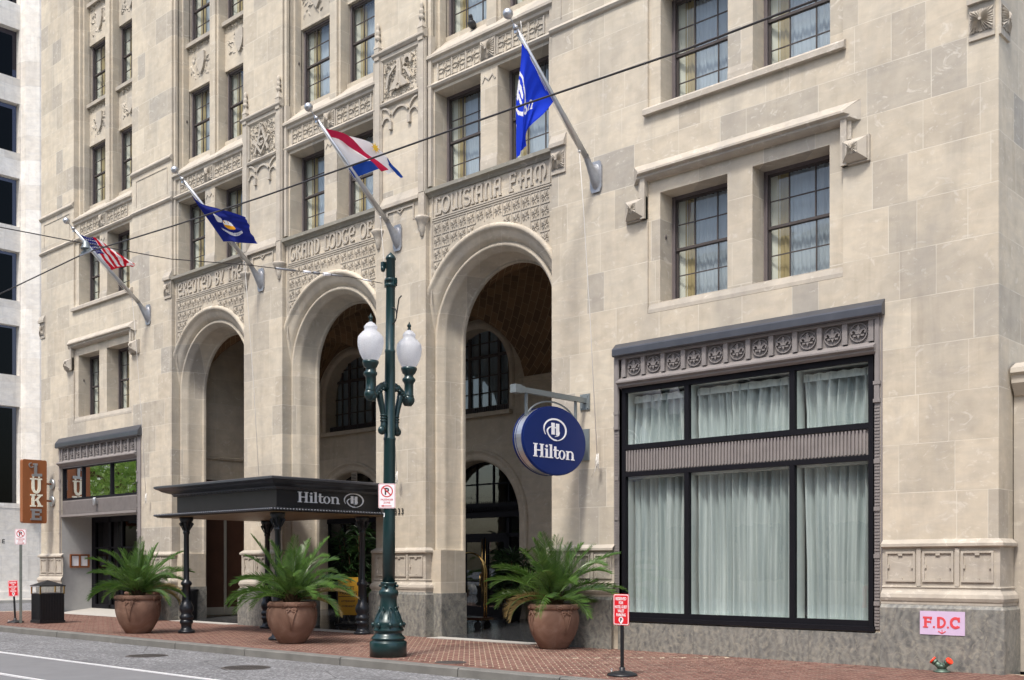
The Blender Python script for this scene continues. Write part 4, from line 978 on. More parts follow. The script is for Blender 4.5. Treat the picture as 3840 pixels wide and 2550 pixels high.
# pale repair patches
# vent holes / bolts in the jambs
mb=MB()
for x,y,z in [(c-.265-.0,.26,zz) for c in BAYS for zz in (12.1,)]+[(c-1.79,.24,zz) for c in PAVS for zz in (8.2,)]+[(c-.265,.24,8.35) for c in PAVS]+[(c-HW+.185,.42,15.55) for c in BAYS]+[(c-.22,.42,15.6) for c in BAYS+PAVS]: mb.sphere((x+.53*0,y,z),.035,1,.7,1.4,8,5)
part(mb,'iron_bolt',M['sash'])
# ============================================================ GROUND
def struct(mb,name,mat): o=mb.build(name,mat); o['kind']='structure'; return o
mb=MB(); mb.add([(-400,-400,-.30),(400,-400,-.30),(400,400,-.30),(-400,400,-.30)],[(0,1,2,3)]); struct(mb,'ground',M['asphalt'])
mb=MB(); mb.add([(-120,-16.2,-.15),(60,-16.2,-.15),(60,-4.95,-.15),(-120,-4.95,-.15)],[(0,1,2,3)]); mb.add([(-54,-4.95,-.15),(-41.5,-4.95,-.15),(-41.5,60,-.15),(-54,60,-.15)],[(0,1,2,3)]); struct(mb,'road',M['asphalt'])
mb=MB(); mb.add([(-120,-13.2,-.146),(60,-13.2,-.146),(60,-8.02,-.146),(-120,-8.02,-.146)],[(0,1,2,3)]); struct(mb,'tram_track_slab',M['trackslab'])
mb=MB(); mb.box(-41.4,8,-4.93,.2,-.4,-.008); mb.box(-41.4,-40.0,-4.93,60,-.4,-.0085); struct(mb,'pavement_bed',M['mortar'])
# paving bricks: real bricks laid herringbone at 45 degrees
mb=MB(); bw=.1; bl_=.2; g_=.0085; ca=cos(R(45)); rr=random.Random(3)
def brick(u,v,wu,wv):
    cx_,cy_=u+wu/2,v+wv/2; X=-20+ca*(cx_-cy_); Y=-2.5+ca*(cx_+cy_)
    if not(-40.9<X<-3.2 and -4.60<Y<.06): return
    if abs((X-Y)-(-10.6))<.08 and X>-13: return
    z=rr.uniform(-.0015,.0015); P=[(u+g_,v+g_),(u+wu-g_,v+g_),(u+wu-g_,v+wv-g_),(u+g_,v+wv-g_)]
    mb.add([(-20+ca*(a-b),-2.5+ca*(a+b),z) for a,b in P],[(0,1,2,3)])
for i in range(-170,170):
    for j in range(-168,168):
        # herringbone cell: period 4 in i-j
        k=(i-j)%4
        if k==0: brick(i*bw,j*bw,bl_,bw)
        elif k==2: brick(i*bw,j*bw,bw,bl_) if False else None
        if (i-j)%4==3: brick(i*bw,j*bw,bw,bl_)
struct(mb,'brick_pavement',M['brick'])
# strip of brick headers beside the kerb, kerb stones
mb=MB()
x=-41
while x<-3: mb.box(x+.005,x+.095,-4.80,-4.61,-.02,-.001+rr.uniform(-.001,.001)); x+=.1
struct(mb,'brick_border',M['brick'])
mb=MB(); x=-60.0
while x<4:
    l=rr.choice((2.2,2.7,3.1)); y_=rr.uniform(-.006,.006); g2=.012
    if x>-41.5: 
        pr=[(-4.80,-.3),(-4.80,-.004),(-4.83,.004),(-5.04+y_,.002),(-5.065+y_,-.02),(-5.075+y_,-.3)]; mb.prism(pr,lambda u,v,d:(d,u,v),x+g2,x+l-g2)
    x+=l
struct(mb,'kerb',M['kerb'])
mb=MB(); mb.box(-41.4,4,-5.05,-4.82,-.3,-.035); struct(mb,'kerb_joint',M['kerbdark'])
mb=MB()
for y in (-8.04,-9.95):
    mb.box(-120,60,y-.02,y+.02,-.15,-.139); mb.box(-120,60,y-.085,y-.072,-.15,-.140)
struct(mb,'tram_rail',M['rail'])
mb=MB(); mb.add([(-54,-5.4,-.142),(-41.8,-5.4,-.142),(-41.8,-5.1,-.142),(-54,-5.1,-.142)],[(0,1,2,3)]); mb.add([(-53.5,-1.6,-.142),(-42.2,-1.6,-.142),(-42.2,-1.3,-.142),(-53.5,-1.3,-.142)],[(0,1,2,3)]); struct(mb,'crossing_line',M['white'])
mb=MB(); mb.box(-120,-54,-5.0,60,-.4,0.0); struct(mb,'far_pavement',M['step'])
mb=MB(); mb.box(-120,60,-40,-16.2,-.4,0.0); struct(mb,'near_pavement',M['step'])
mb=MB(); mb.box(-5.6,8,-4.6,.0,-.006,-.001); 
def cover(x,y,z,r_,label,name='manhole_cover',holes=5,cat='manhole cover'):
    mb=MB(); mb.lathe([(r_,0),(r_,.006),(r_*.93,.007),(r_*.92,.003),(r_*.9,.004)],(0,0,0),32)
    for i in range(-holes,holes+1):
        l=math.sqrt(max(0,1-(i/(holes+1))**2))*r_*.8
        for s_ in (-1,1): mb.box(i*r_/(holes+1)-.012,i*r_/(holes+1)+.012,.02*s_,s_*l,.004,.0085)
    o=mb.build(name,M['asphaltiron']); o.location=(x,y,z); tag(o,label,cat); return o
cover(-20.6,-6.40,-.149,.42,'round iron manhole cover in the roadway, the farther one near the kerb')
cover(-16.9,-6.50,-.149,.44,'round iron manhole cover in the roadway, nearer one in front of the lamp post')
cover(-13.75,-4.40,.0,.28,'slotted round drain grate set in the brick pavement right of the lamp post','drain_grate',7,'drain grate')

# ============================================================ CANOPY
cp=thing('entrance_canopy',(-22.95,-1.8,0),'black metal entrance canopy on slim posts over the pavement with white hotel lettering','canopy')
CO=(-22.95,-1.8,0)
def cpart(mb,n_,mat): return mb.build(n_,mat,cp,CO)
xa,xb,ya=-25.10,-20.80,-3.10      # fascia box
mb=MB(); mb.box(xa,xb,ya,.0,3.02,3.50); cpart(mb,'fascia',M['canopy'])
mb=MB(); mb.box(xb,xb+.004,ya+.01,-.02,3.05,3.47); cpart(mb,'shade_panel',M['canopyshade'])  # thin added sheet under the lettering: shade of this end painted near-black
def around(prof,mat,name,ex=0):
    mb=MB(); sweep(mb,[(xa,-.01),(xa,ya),(xb,ya),(xb,-.01)],prof); cpart(mb,name,mat)
around([(.01,3.44),(.06,3.44),(.10,3.50),(.20,3.53),(.28,3.56),(.33,3.60),(.38,3.62),(.42,3.645),(.42,3.69),(.36,3.71),(-1.2,3.76)],M['zinc'],'cornice')  # lighter zinc colour stands in for the sky highlight along the cornice
around([(.01,3.035),(.20,3.02),(.36,2.985),(.40,2.965),(.41,2.94),(.36,2.925),(.0,2.92)],M['iron'],'bottom_lip')
mb=MB()
def beads(o,z,step,sz,h_):
    x=xa-o
    while x<xb+o: mb.box(x,x+step*.6,ya-o-sz,ya-o,z,z+h_); x+=step
    y=ya-o
    while y<-.1:
        mb.box(xb+o,xb+o+sz,y,y+step*.6,z,z+h_); mb.box(xa-o-sz,xa-o,y,y+step*.6,z,z+h_); y+=step
beads(.03,3.445,.13,.05,.055); mb.box(xa-.04,xb+.04,ya-.035,ya-.02,3.45,3.49); mb.box(xb+.02,xb+.035,ya,-.1,3.45,3.49); mb.box(xa-.035,xa-.02,ya,-.1,3.45,3.49); cpart(mb,'dentil_moulding',M['canopy'])
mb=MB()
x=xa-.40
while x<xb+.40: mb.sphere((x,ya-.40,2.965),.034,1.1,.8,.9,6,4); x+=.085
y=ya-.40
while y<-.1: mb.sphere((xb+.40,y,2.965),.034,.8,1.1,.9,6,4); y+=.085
cpart(mb,'bead_moulding',M['zinc'])  # beads in the lighter zinc too, as a painted highlight on the lip
mb=MB(); x=xa-.36
while x<xb+.3: mb.box(x,x+.115,ya-.36,-.02,2.905,2.918); x+=.12
cpart(mb,'soffit',M['wood'])
mb=MB(); fx=lambda u,v,d:(xb+.004+d,-2.52+u*1.33,v); serif_hilton(mb,0,3.165,.245,fx,.0,.012); cpart(mb,'canopy_letters',M['letterwhite']); mb=MB()
fx=lambda u,v,d:(xb+.004+d,-.86+u*1.75,v); hotel_mark(mb,0,3.275,.175,fx,.0,.012)
cpart(mb,'canopy_logo',M['letterwhite'])
POST=[(.21,0),(.21,.05),(.19,.07),(.14,.10),(.125,.14),(.13,.22),(.15,.24),(.17,.28),(.15,.32),(.135,.34),(.17,.37),(.175,.42),(.14,.46),(.13,.50),(.165,.56),(.175,.62),(.165,.68),(.125,.76),(.11,.80),(.105,.86),(.10,1.18),(.13,1.21),(.14,1.25),(.12,1.29),(.075,1.33),(.07,1.36),(.065,2.48),(.085,2.50),(.085,2.54),(.07,2.56),(.10,2.68),(.15,2.80),(.17,2.84),(.17,2.93)]
def cpost(x,y):
    mb=MB(); mb.lathe(POST,(x,y,0),28,flute=14,fa=.14,fz=(.80,1.18)); return cpart(mb,'post',M['iron'])
for x,y in ((-24.62,-3.12),(-24.85,-.55),(-20.75,-3.10),(-20.97,-.45)): cpost(x,y)
mb=MB()
for x,y in ((-24.62,-3.12),(-24.85,-.55),(-20.75,-3.10),(-20.97,-.45)):
    for i in range(10):
        a=2*PI*i/10; mb.add([(x+.08*cos(a-.2),y+.08*sin(a-.2),2.56),(x+.08*cos(a+.2),y+.08*sin(a+.2),2.56),(x+.15*cos(a+.12),y+.15*sin(a+.12),2.78),(x+.19*cos(a),y+.19*sin(a),2.74),(x+.15*cos(a-.12),y+.15*sin(a-.12),2.78)],[(0,1,2,3,4)])
cpart(mb,'capital_leaves',M['iron'])

# ============================================================ LAMP POST
LX,LY=-15.5,-4.33
lp=thing('lamp_post',(LX,LY,0),'tall dark green cast iron street lamp with two frosted white globes and ornate flared base','street lamp')
lp.rotation_euler=(R(.0),R(.55),0)
LB=[(.345,0),(.345,.27),(.335,.285),(.30,.30),(.30,.325),(.325,.335),(.31,.36),(.27,.40),(.25,.43),(.245,.46),(.285,.48),(.29,.505),(.27,.53),(.275,.57),(.285,.62),(.27,.66),(.235,.72),(.205,.78),(.18,.83),(.165,.90),(.155,.98),(.15,1.08),(.16,1.12),(.18,1.15),(.185,1.20),(.17,1.235),(.14,1.26),(.135,1.34),(.155,1.36),(.155,1.385),(.125,1.39)]
mb=MB(); mb.lathe(LB,(0,0,0),36); 
for i in range(8):                                           # acanthus leaves and ribs of the flared base
    a=2*PI*i/8+.2
    for da,l in ((-.16,.5),(0,1.),(.16,.5)):
        pts=[]
        for j in range(9):
            t=j/8; z=.54+.40*t*l+(.12 if l<1 else 0); 
            rr_=.30-.145*min(1,max(0,(z-.56)/.36))**.75+.015*sin(PI*t); pts.append((rr_*cos(a+da*(1-.4*t)),rr_*sin(a+da*(1-.4*t)),z))
        mb.tube(pts,[.016-.009*j/8 for j in range(9)],5)
    mb.sphere((.285*cos(a),.285*sin(a),.60),.042,1,1,1.1,8,5)
    pts=[(.185*cos(a+.3*sin(t*3)),.185*sin(a+.3*sin(t*3)),.80+.13*t) for t in [k/8 for k in range(9)]]; mb.tube(pts,.010,5)
for s_ in (0,1,2,3): a=PI/2*s_+.5; mb.sphere((.165*cos(a),.165*sin(a),1.32),.035,1,1,.8,8,5)
mb.build('base',M['green'],lp)
mb=MB(); mb.lathe([(.118,1.38),(.114,2.4),(.108,4.02),(.114,4.04),(.114,4.07),(.100,4.09),(.098,5.2),(.094,5.65),(.099,5.66),(.099,5.70),(.086,5.72),(.084,7.38),(.096,7.39),(.096,7.42),(.07,7.46),(.03,7.50),(.01,7.52)],(0,0,0),28); mb.build('pole',M['green'],lp)
mb=MB(); 
for z in (6.88,6.98): mb.lathe([(.098,z),(.105,z+.01),(.105,z+.045),(.098,z+.055)],(0,0,0),18)
for s_ in (-1,1): mb.box(s_*.10-.03,s_*.10+.04,-.04,.04,6.88,7.03); mb.box(s_*.12-.01,s_*.12+.05,-.02,.02,6.92,6.99)
mb.box(-.13,-.06,-.13,-.06,7.22,7.34); mb.lathe([(.03,7.16),(.045,7.2),(.045,7.24),(.03,7.26)],(-.10,-.10,0),10); mb.build('clamp_band',M['green'],lp)
GH=5.43
for s_ in (-1,1):
    ar=MB(); y=.47*s_
    # S-shaped bracket with scroll ends
    ar.tube([(0,.08*s_,4.98),(0,.20*s_,5.02),(0,.28*s_,4.96),(0,.35*s_,4.86),(0,.42*s_,4.79),(0,.47*s_,4.81)],[.06,.065,.06,.065,.09,.11],10)
    ar.tube([(0,.28*s_,4.98),(0,.24*s_,4.80),(0,.19*s_,4.62),(0,.155*s_,4.45),(0,.15*s_,4.30),(0,.17*s_,4.20)],[.06,.062,.055,.048,.055,.075],8)
    ar.sphere((0,.185*s_,4.20),.085,.8,1,1,12,7); ar.sphere((0,.47*s_,4.83),.12,.9,1,1,12,7); ar.sphere((0,.13*s_,5.05),.06,1,1,1,8,5)
    for z in (4.36,4.41,4.46): ar.lathe([(.055,z),(.065,z+.01),(.065,z+.025),(.055,z+.035)],(0,.155*s_,0),10)
    for k in range(5): ar.sphere((0.05,(.20+.05*k)*s_,4.96-.04*k),.032,1,1,1,6,4)
    arm=ar.build('lamp_arm',M['green'],lp)
    hd=MB(); hd.lathe([(.07,4.86),(.10,4.90),(.085,4.93),(.085,5.12),(.095,5.15),(.125,5.19),(.125,5.23),(.09,5.26),(.085,5.30),(.12,5.33),(.14,5.38),(.15,5.40),(.15,5.44),(.12,5.45)],(0,y,0),16,flute=8,fa=.08,fz=(4.93,5.12)); hd.build('lamp_holder',M['green'],arm)
    gl=MB(); gl.lathe([(.11,5.44),(.15,5.48),(.20,5.58),(.232,5.70),(.24,5.80),(.228,5.88),(.19,5.93),(.17,5.945),(.165,5.96),(.12,5.99),(.115,6.03),(.125,6.05),(.12,6.07),(.08,6.12),(.035,6.15),(.02,6.16)],(0,y,0),28); gl.build('globe',M['frosted'],arm)
    fi=MB(); fi.lathe([(.03,6.15),(.035,6.18),(.015,6.20),(.04,6.23),(.02,6.26),(.006,6.31)],(0,y,0),8)
    for k in range(4): a=PI/2*k; fi.tube([(.012*cos(a),y+.012*sin(a),6.19),(.045*cos(a),y+.045*sin(a),6.23),(.025*cos(a),y+.025*sin(a),6.26)],.009,5)
    fi.build('finial',M['green'],arm)
mb=MB(); mb.tube([(.08+.12*cos(a)*1.,-.02,6.33+.15*sin(a)) for a in [k*.35 for k in range(19)]]+[(.26,-.02,6.62),(.33,-.02,6.66)],.013,6); mb.build('cable_loop',M['rubber'],lp)
mb=MB(); fr=lambda u,v,d:(u,-.12-d,2.60+v); text_mb(mb,'3',.10,lambda u,v,d:(u*.734+d*0+.0,u*.0-.122,2.60+v),0,.0,.004); mb.build('stencilled_number',M['letterwhite'],lp)

# ---- parking signs
def rrect(mb,x0,x1,z0,z1,r_,f,d0,d1):
    P=[]
    for cx,cz,a0 in ((x1-r_,z1-r_,0),(x0+r_,z1-r_,90),(x0+r_,z0+r_,180),(x1-r_,z0+r_,270)):
        P+=[(cx+r_*cos(R(a0+15*k)),cz+r_*sin(R(a0+15*k))) for k in range(7)]
    mb.prism(P,f,d0,d1)
def no_parking(loc,rz,label,left=True,post=False,width=.315,h_=.46):
    o=thing('no_parking_sign',loc,label,'parking sign',None,rz)
    F=lambda u,v,d:(u,-d,v)
    mb=MB(); rrect(mb,-width/2,width/2,-h_/2,h_/2,.03,F,0,.004); mb.m=1; 
    for q in ((-1,1),): 
        n_=.012; rrect(mb,-width/2+.006,width/2-.006,-h_/2+.006,h_/2-.006,.026,F,.004,.005)
    mb.m=0; rrect(mb,-width/2+.014,width/2-.014,-h_/2+.014,h_/2-.014,.02,F,.005,.0062); mb.build('plate',[M['white'],M['signred']],o)
    mb=MB(); mb.m=1; text_mb(mb,'P',.175,lambda u,v,d:F(u-.004,v+.025,d),0,.0075,.006,.95); mb.m=0
    ring(mb,0,.088,.112,.092,F,.0062,.0085,n=30); mb.prism([(-.083,.155),(-.068,.170),(.083,.020),(.068,.005)],F,.0062,.0095)
    text_mb(mb,'PASSENGER',.048,lambda u,v,d:F(u,v-.085,d),0,.0072,.0012,.92); text_mb(mb,'ZONE',.048,lambda u,v,d:F(u,v-.14,d),0,.0072,.0012,.95)
    s_=-1 if left else 1
    mb.prism([(-.08*s_*-1*-1,-.192),(-.08*s_*-1*-1,-.178),(.07*s_,-.178),(.07*s_,-.192)],F,.0062,.0085) if False else mb.box(-.085,.085,-.0085,-.0062,-.192,-.178)
    mb.add([(s_*.115,-.0086,-.185),(s_*.06,-.0086,-.165),(s_*.06,-.0086,-.205)],[(0,1,2)]); mb.build('printing',[M['signred'],M['signblack']],o)
    if post:
        mb=MB(); H_=loc[2]; mb.box(-.03,.03,.002,.03,-H_,h_/2-.03); mb.box(-.035,-.03,.002,.04,-H_,h_/2-.03); mb.box(.03,.035,.002,.04,-H_,h_/2-.03); mb.build('post',M['post'],o)
    else:
        mb=MB(); mb.box(-.02,.02,.001,.02,-.2,.2); mb.build('bracket',M['galv'],o)
    return o
ct=math.atan(3780/4090.)
no_parking((LX+.085,LY-.105,2.985),ct+R(2),'white and red no parking passenger zone sign fixed on the green lamp post',True)
no_parking((-32.32,-3.98,2.54),ct+R(12),'white and red no parking passenger zone sign on a grey post beside the bin',False,True)
def reserved(loc,rz,ry,label,sw=.30):
    o=thing('valet_parking_sign',loc,label,'parking sign','red reserved parking signs',rz); F=lambda u,v,d:(u,-d,v)
    o.rotation_euler=(0,ry,rz)
    mb=MB(); h_=.48; rrect(mb,-sw/2,sw/2,.78,.78+h_,.03,F,.02,.026); mb.m=1; rrect(mb,-sw/2+.008,sw/2-.008,.788,.772+h_,.025,F,.026,.0272); mb.m=0; rrect(mb,-sw/2+.02,sw/2-.02,.80,.76+h_,.018,F,.0272,.0285); mb.build('sign_plate',[M['red'],M['white']],o)
    mb=MB()
    for k,(t_,s2) in enumerate((('RESERVED',.066),('FOR',.062),('HOTEL GUEST',.060),('VALET',.062),('PARKING',.062))):
        text_mb(mb,t_,s2,lambda u,v,d,k=k:F(u,v+1.165-k*.062,d),0,.030,.0018,.70 if k!=2 else .60)
    P=[(.045*cos(R(a)),.862+.045*sin(R(a))) for a in range(-30,211,20)]+[(0,.795)]; mb.prism(P,F,.0285,.030); mb.m=1; text_mb(mb,'P',.085,lambda u,v,d:F(u,v+.832,d),0,.0312,.003); mb.build('printing',[M['white'],M['signblack']],o)
    mb=MB(); mb.box(-.022,.022,-.018,.018,.05,1.2); mb.build('post',M['iron'] if False else M['blackplastic'],o)
    mb=MB(); mb.lathe([(.235,0),(.235,.02),(.22,.035),(.15,.062),(.06,.078),(.045,.08),(.045,.13),(.03,.135)],(0,0,0),28); mb.build('base',M['blackplastic'],o)
    mb=MB(); mb.tube([(-.19+.018*cos(k*.7),-.02,.08+.018*sin(k*.7)) for k in range(10)],.005,5); mb.tube([(-.19,-.02,.03),(-.19,-.02,.065)],.006,5); mb.build('eye_bolt',M['steel'],o)
    return o
reserved((-10.15,-4.22,0),0,0,'red reserved parking sign on a black stand in front of the big shop window')
reserved((-32.75,-3.95,0),ct-R(4),R(-3),'small red reserved parking sign leaning slightly at the far left kerb beside the grey post',.31)

# ============================================================ POTS AND PALMS
POT=[(.27,0),(.29,.02),(.36,.12),(.44,.26),(.50,.42),(.525,.56),(.525,.66),(.50,.75),(.47,.80),(.475,.805),(.50,.81),(.51,.83),(.51,.89),(.49,.91),(.44,.91),(.43,.80),(.30,.78),(.0,.78)]
def pot(x,y,s_,rz,label):
    o=thing('planter_pot',(x,y,0),label,'planter','large brown terracotta planter pots',rz); o.scale=(s_,s_,s_)
    mb=MB(); mb.lathe(POT,(0,0,0),40); mb.build('pot_body',M['terracotta'],o)
    mb=MB()
    for k in range(4):          # scroll and vine ornaments round the shoulder
        a0=PI/2*k+.35
        def S(u,v,r0=.0):       # u along circumference (m), v height
            rr_=.505 if v>.80 else .53-.0*(v)
            z=v; 
            import bisect
            rad=.51
            for (r1,z1),(r2,z2) in zip(POT,POT[1:]):
                if z1<=z<=z2 and z2>z1 and r1>.25: rad=r1+(r2-r1)*(z-z1)/(z2-z1); break
            a=a0+u/.52; rad+=.012+r0; return (rad*cos(a),rad*sin(a),z)
        for cx_,cz_,r_,sg in ((-.16,.82,.062,1),(-.07,.73,.052,1),(.16,.82,.062,-1),(.07,.73,.052,-1)):
            mb.tube([S(cx_+sg*r_*(1-t*.72)*cos(t*9+ (0 if sg>0 else PI)),cz_+r_*(1-t*.72)*sin(t*9)*.9+.0) for t in [j/22 for j in range(23)]],[.022-.009*j/22 for j in range(23)],6)
        for sg in (-1,1): mb.tube([S(sg*(.10-.10*t),.70-.42*t+.06*sin(t*3)) for t in [j/8 for j in range(9)]],[.014-.008*j/8 for j in range(9)],6)
    mb.build('scroll_ornament',M['terracotta'],o)
    mb=MB(); mb.lathe([(.43,.80),(.40,.84),(.2,.87),(.0,.88)],(0,0,0),20); 
    q=random.Random(int(x*7)); 
    for i in range(90): a=q.random()*6.28; r_=.42*math.sqrt(q.random()); mb.box(r_*cos(a)-.02,r_*cos(a)+.03,r_*sin(a)-.008,r_*sin(a)+.008,.84,.885)
    mb.build('mulch',M['soil'],o); return o
def palm(x,y,z,s_,seed,label,n=26,mat='palm',up=0.):
    q=random.Random(seed); o=thing('palm',(x,y,z),label,'palm','potted palms along the pavement'); o.scale=(s_,s_,s_)
    tr=MB(); tr.lathe([(.12,-.08),(.15,.02),(.17,.12),(.15,.22),(.10,.30),(.04,.34)],(0,0,0),12)
    for i in range(70):
        a=i*2.4; k=i/70; zz=.34*k; r_=.165-.08*k; tr.add([((r_)*cos(a-.2),(r_)*sin(a-.2),zz),((r_)*cos(a+.2),(r_)*sin(a+.2),zz),((r_+.10)*cos(a+.05),(r_+.10)*sin(a+.05),zz+.15),((r_+.10)*cos(a-.05),(r_+.10)*sin(a-.05),zz+.15)],[(0,1,2,3)])
    tr.build('trunk',M['bark'],o)
    green=MB(); dry=MB(); st=MB()
    for i in range(n):
        lf=dry if i in (n-1,n-6) else green
        k=i/n; a=i*2.39996+q.uniform(-.3,.3); e0=R(85-78*k**.72+q.uniform(-9,9)+up); L=(1.06+.24*sin(PI*k)+q.uniform(-.2,.2)); N=26
        droop=R(40+34*k+q.uniform(-22,26))*(1.0 if k>.2 else .35); pts=[]; p=Vector((.07*cos(a),.07*sin(a),.26-.16*k)); twist=q.uniform(-.5,.5)
        for j in range(N+1):
            t=j/N; pts.append(p.copy()); e=e0-droop*t**1.9; aa=a+twist*t*.5; p=p+Vector((cos(e)*cos(aa),cos(e)*sin(aa),sin(e)))*(L/N)
        st.tube(pts,[.014*(1-.85*j/N)+.002 for j in range(N+1)],5,False)
        M_=60; roll=q.uniform(-.35,.35)
        for j in range(6,M_+1):
            t=j/M_; ft=t*N; j0=min(int(ft),N-1); c=pts[j0].lerp(pts[j0+1],ft-j0); T=(pts[j0+1]-pts[j0]).normalized()
            side=T.cross(Vector((0,0,1))).normalized(); upv=side.cross(T).normalized(); side,upv=side*cos(roll)+upv*sin(roll),upv*cos(roll)-side*sin(roll)
            ll=.29*(sin(PI*min(1,t*.84+.10))**.6)*(1.0+q.uniform(-.15,.12))
            for sg in (-1,1):
                dv=(side*sg*(1-.35*t)+T*(.42+.75*t)+upv*q.uniform(.12,.55)).normalized()
                w_=.0095; c2_=c+T*q.uniform(-.008,.008); mid=c2_+dv*ll*.45; tip=c2_+dv*ll+Vector((0,0,-.03*ll-.015)); wv=(T*.75+upv*.5*sg).normalized()*w_
                lf.add([tuple(c2_),tuple(mid+wv),tuple(tip),tuple(mid-wv)],[(0,1,2),(0,2,3)])
    green.recalc=False; dry.recalc=False; dry.build('dry_fronds',M['dry'],o,label='dry brown lower fronds')
    green.build('fronds',M[mat],o); st.build('frond_stems',M[mat],o); return o
pot(-14.53,-.72,1.0,0.9,'large brown terracotta pot with scrolls, standing right of the third arch')
pot(-25.5,-3.95,1.05,0.3,'large brown terracotta pot near the kerb at the left end of the canopy')
pot(-19.72,-3.45,1.0,0.55,'large brown terracotta pot in front of the canopy, left of the lamp post')
pot(-31.15,-.75,1.0,0.2,'brown terracotta pot against the wall, half hidden behind the left front pot')
palm(-14.53,-.72,.86,1.08,3,'bushy green palm in the right-hand pot beside the shop window',42)
palm(-25.5,-3.95,.88,1.02,8,'bushy green palm in the pot at the left end of the canopy',38)
palm(-19.72,-3.45,.84,1.08,14,'bushy green palm in the pot in front of the black canopy',38)
palm(-31.15,-.75,.84,.95,21,'green palm against the wall behind the left front palm',22)

# ---- plants and clutter in the shade of the loggia
def leafy_shrub(x,y,z,h_,w_,seed,label,pot_=True):
    q=random.Random(seed); o=thing('shade_plant',(x,y,z),label,'plant'); lf=MB(); st=MB()
    for i in range(26):
        a=q.random()*6.28; r_=q.random()*w_*.5; top=h_*(.45+.55*q.random()); bx,by=r_*.4*cos(a),r_*.4*sin(a); tx,ty=r_*cos(a),r_*sin(a)
        st.tube([(bx,by,.35),((bx+tx)/2,(by+ty)/2,top*.6),(tx,ty,top)],.012,5,False)
        for zz in (top,top*.82,top*.64):
            px,py=bx+(tx-bx)*zz/top,by+(ty-by)*zz/top
            for k in range(11):
                b=q.random()*6.28; e=R(q.uniform(-20,60)); L=.36+.14*q.random(); d_=Vector((cos(b)*cos(e),sin(b)*cos(e),sin(e))); s2=d_.cross(Vector((0,0,1))).normalized()*.026; c=Vector((px,py,zz)); m=c+d_*L*.5; tp=c+d_*L-Vector((0,0,.10))
                lf.add([tuple(c),tuple(m+s2),tuple(tp),tuple(m-s2)],[(0,1,2),(0,2,3)])
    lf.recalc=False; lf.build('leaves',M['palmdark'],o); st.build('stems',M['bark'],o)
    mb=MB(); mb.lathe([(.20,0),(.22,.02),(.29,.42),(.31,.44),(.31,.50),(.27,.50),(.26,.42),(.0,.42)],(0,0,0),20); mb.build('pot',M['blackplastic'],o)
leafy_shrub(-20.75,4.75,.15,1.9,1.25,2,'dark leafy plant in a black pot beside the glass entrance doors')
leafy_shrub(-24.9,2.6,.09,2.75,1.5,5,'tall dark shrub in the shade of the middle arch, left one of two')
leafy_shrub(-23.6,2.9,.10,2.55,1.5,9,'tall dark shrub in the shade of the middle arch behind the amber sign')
vs_=thing('valet_board',(-23.75,1.35,.05),'amber valet parking notice board standing in the shade under the middle arch','notice board',None,ct-R(8))
F=lambda u,v,d:(u,-d,v)
mb=MB(); rect(mb,-.30,.30,.28,1.32,F,0,.03); mb.build('board',M['amber'],vs_)
mb=MB(); 
for t_,z,s2 in (('VALET',.98,.13),('PARKING',.84,.125),('HOTEL',1.18,.07),('ATTENDANT',.64,.07),('OVERNIGHT',.50,.07)): text_mb(mb,t_,s2,lambda u,v,d,z=z:F(u,v+z,d),0,.034,.002,.95)
rect(mb,-.28,.28,.785,.80,F,.03,.034); mb.build('printing',M['signblack'],vs_)
mb=MB(); mb.box(-.32,-.29,-.06,.06,0,1.36); mb.box(.29,.32,-.06,.06,0,1.36); mb.box(-.32,.32,-.2,.2,0,.04); mb.build('stand',M['blackplastic'],vs_)
lc=thing('luggage_cart',(-20.05,2.35,.05),'brass birdcage luggage cart half hidden behind the pier in the right arch','luggage cart',None,R(12))
mb=MB(); mb.box(-.55,.55,-.3,.3,.26,.31); mb.m=1; mb.box(-.57,.57,-.32,.32,.245,.262); mb.build('deck',[M['darkwood'],M['brass']],lc)
mb=MB()
for y in (-.05,.05): mb.tube([(-.50,y,.3),(-.50,y,1.5)]+[(-.5*cos(R(a)),y*(1-.9*sin(R(a))),1.5+.48*sin(R(a))) for a in range(10,171,16)]+[(.50,y,1.5),(.50,y,.3)],.021,10)
mb.build('brass_frame',M['brass'],lc)
for x in (-.42,.42):
    for y in (-.24,.24):
        mb=MB(); mb.tube([(x,y-.025,.10),(x,y+.025,.10)],.10,14); mb.box(x-.02,x+.02,y-.035,y+.035,.12,.25); mb.build('wheel',M['rubber'],lc)
bn=thing('waste_bin',(-30.45,.42,.02),'small black bin tucked beside the left arch jamb','bin')
mb=MB(); mb.lathe([(.20,0),(.24,.02),(.27,.86),(.30,.88),(.30,.93),(.24,.95),(.0,.95)],(0,0,0),20); mb.build('bin_body',M['blackplastic'],bn)

# ---- street litter bin at far left
tb=thing('litter_bin',(-31.86,-3.38,0),'square black street litter bin with a pyramid lid near the kerb at left','litter bin')
mb=MB(); w_=.29; 
mb.box(-w_,w_,-.36,.36,.06,.88)
for i in range(13):
    x=-w_+.03+i*.0425; mb.box(x,x+.018,-.372,-.36,.12,.86)
for i in range(15):
    y=-.34+i*.047; mb.box(w_,w_+.012,y,y+.018,.12,.86)
mb.box(-w_-.02,w_+.02,-.38,.38,.02,.09); mb.build('bin_body',M['blackplastic'],tb)
mb=MB()
for x in (-w_,w_):
    for y in (-.35,.35): mb.box(x-.018,x+.018,y-.018,y+.018,.86,1.10)
mb.build('lid_support',M['brass'],tb)
mb=MB(); a=w_+.03; b=.39; mb.box(-a,a,-b,b,1.08,1.11); mb.add([(-a,-b,1.11),(a,-b,1.11),(a,b,1.11),(-a,b,1.11),(0,0,1.27)],[(0,1,4),(1,2,4),(2,3,4),(3,0,4)]); mb.build('lid',M['blackplastic'],tb)
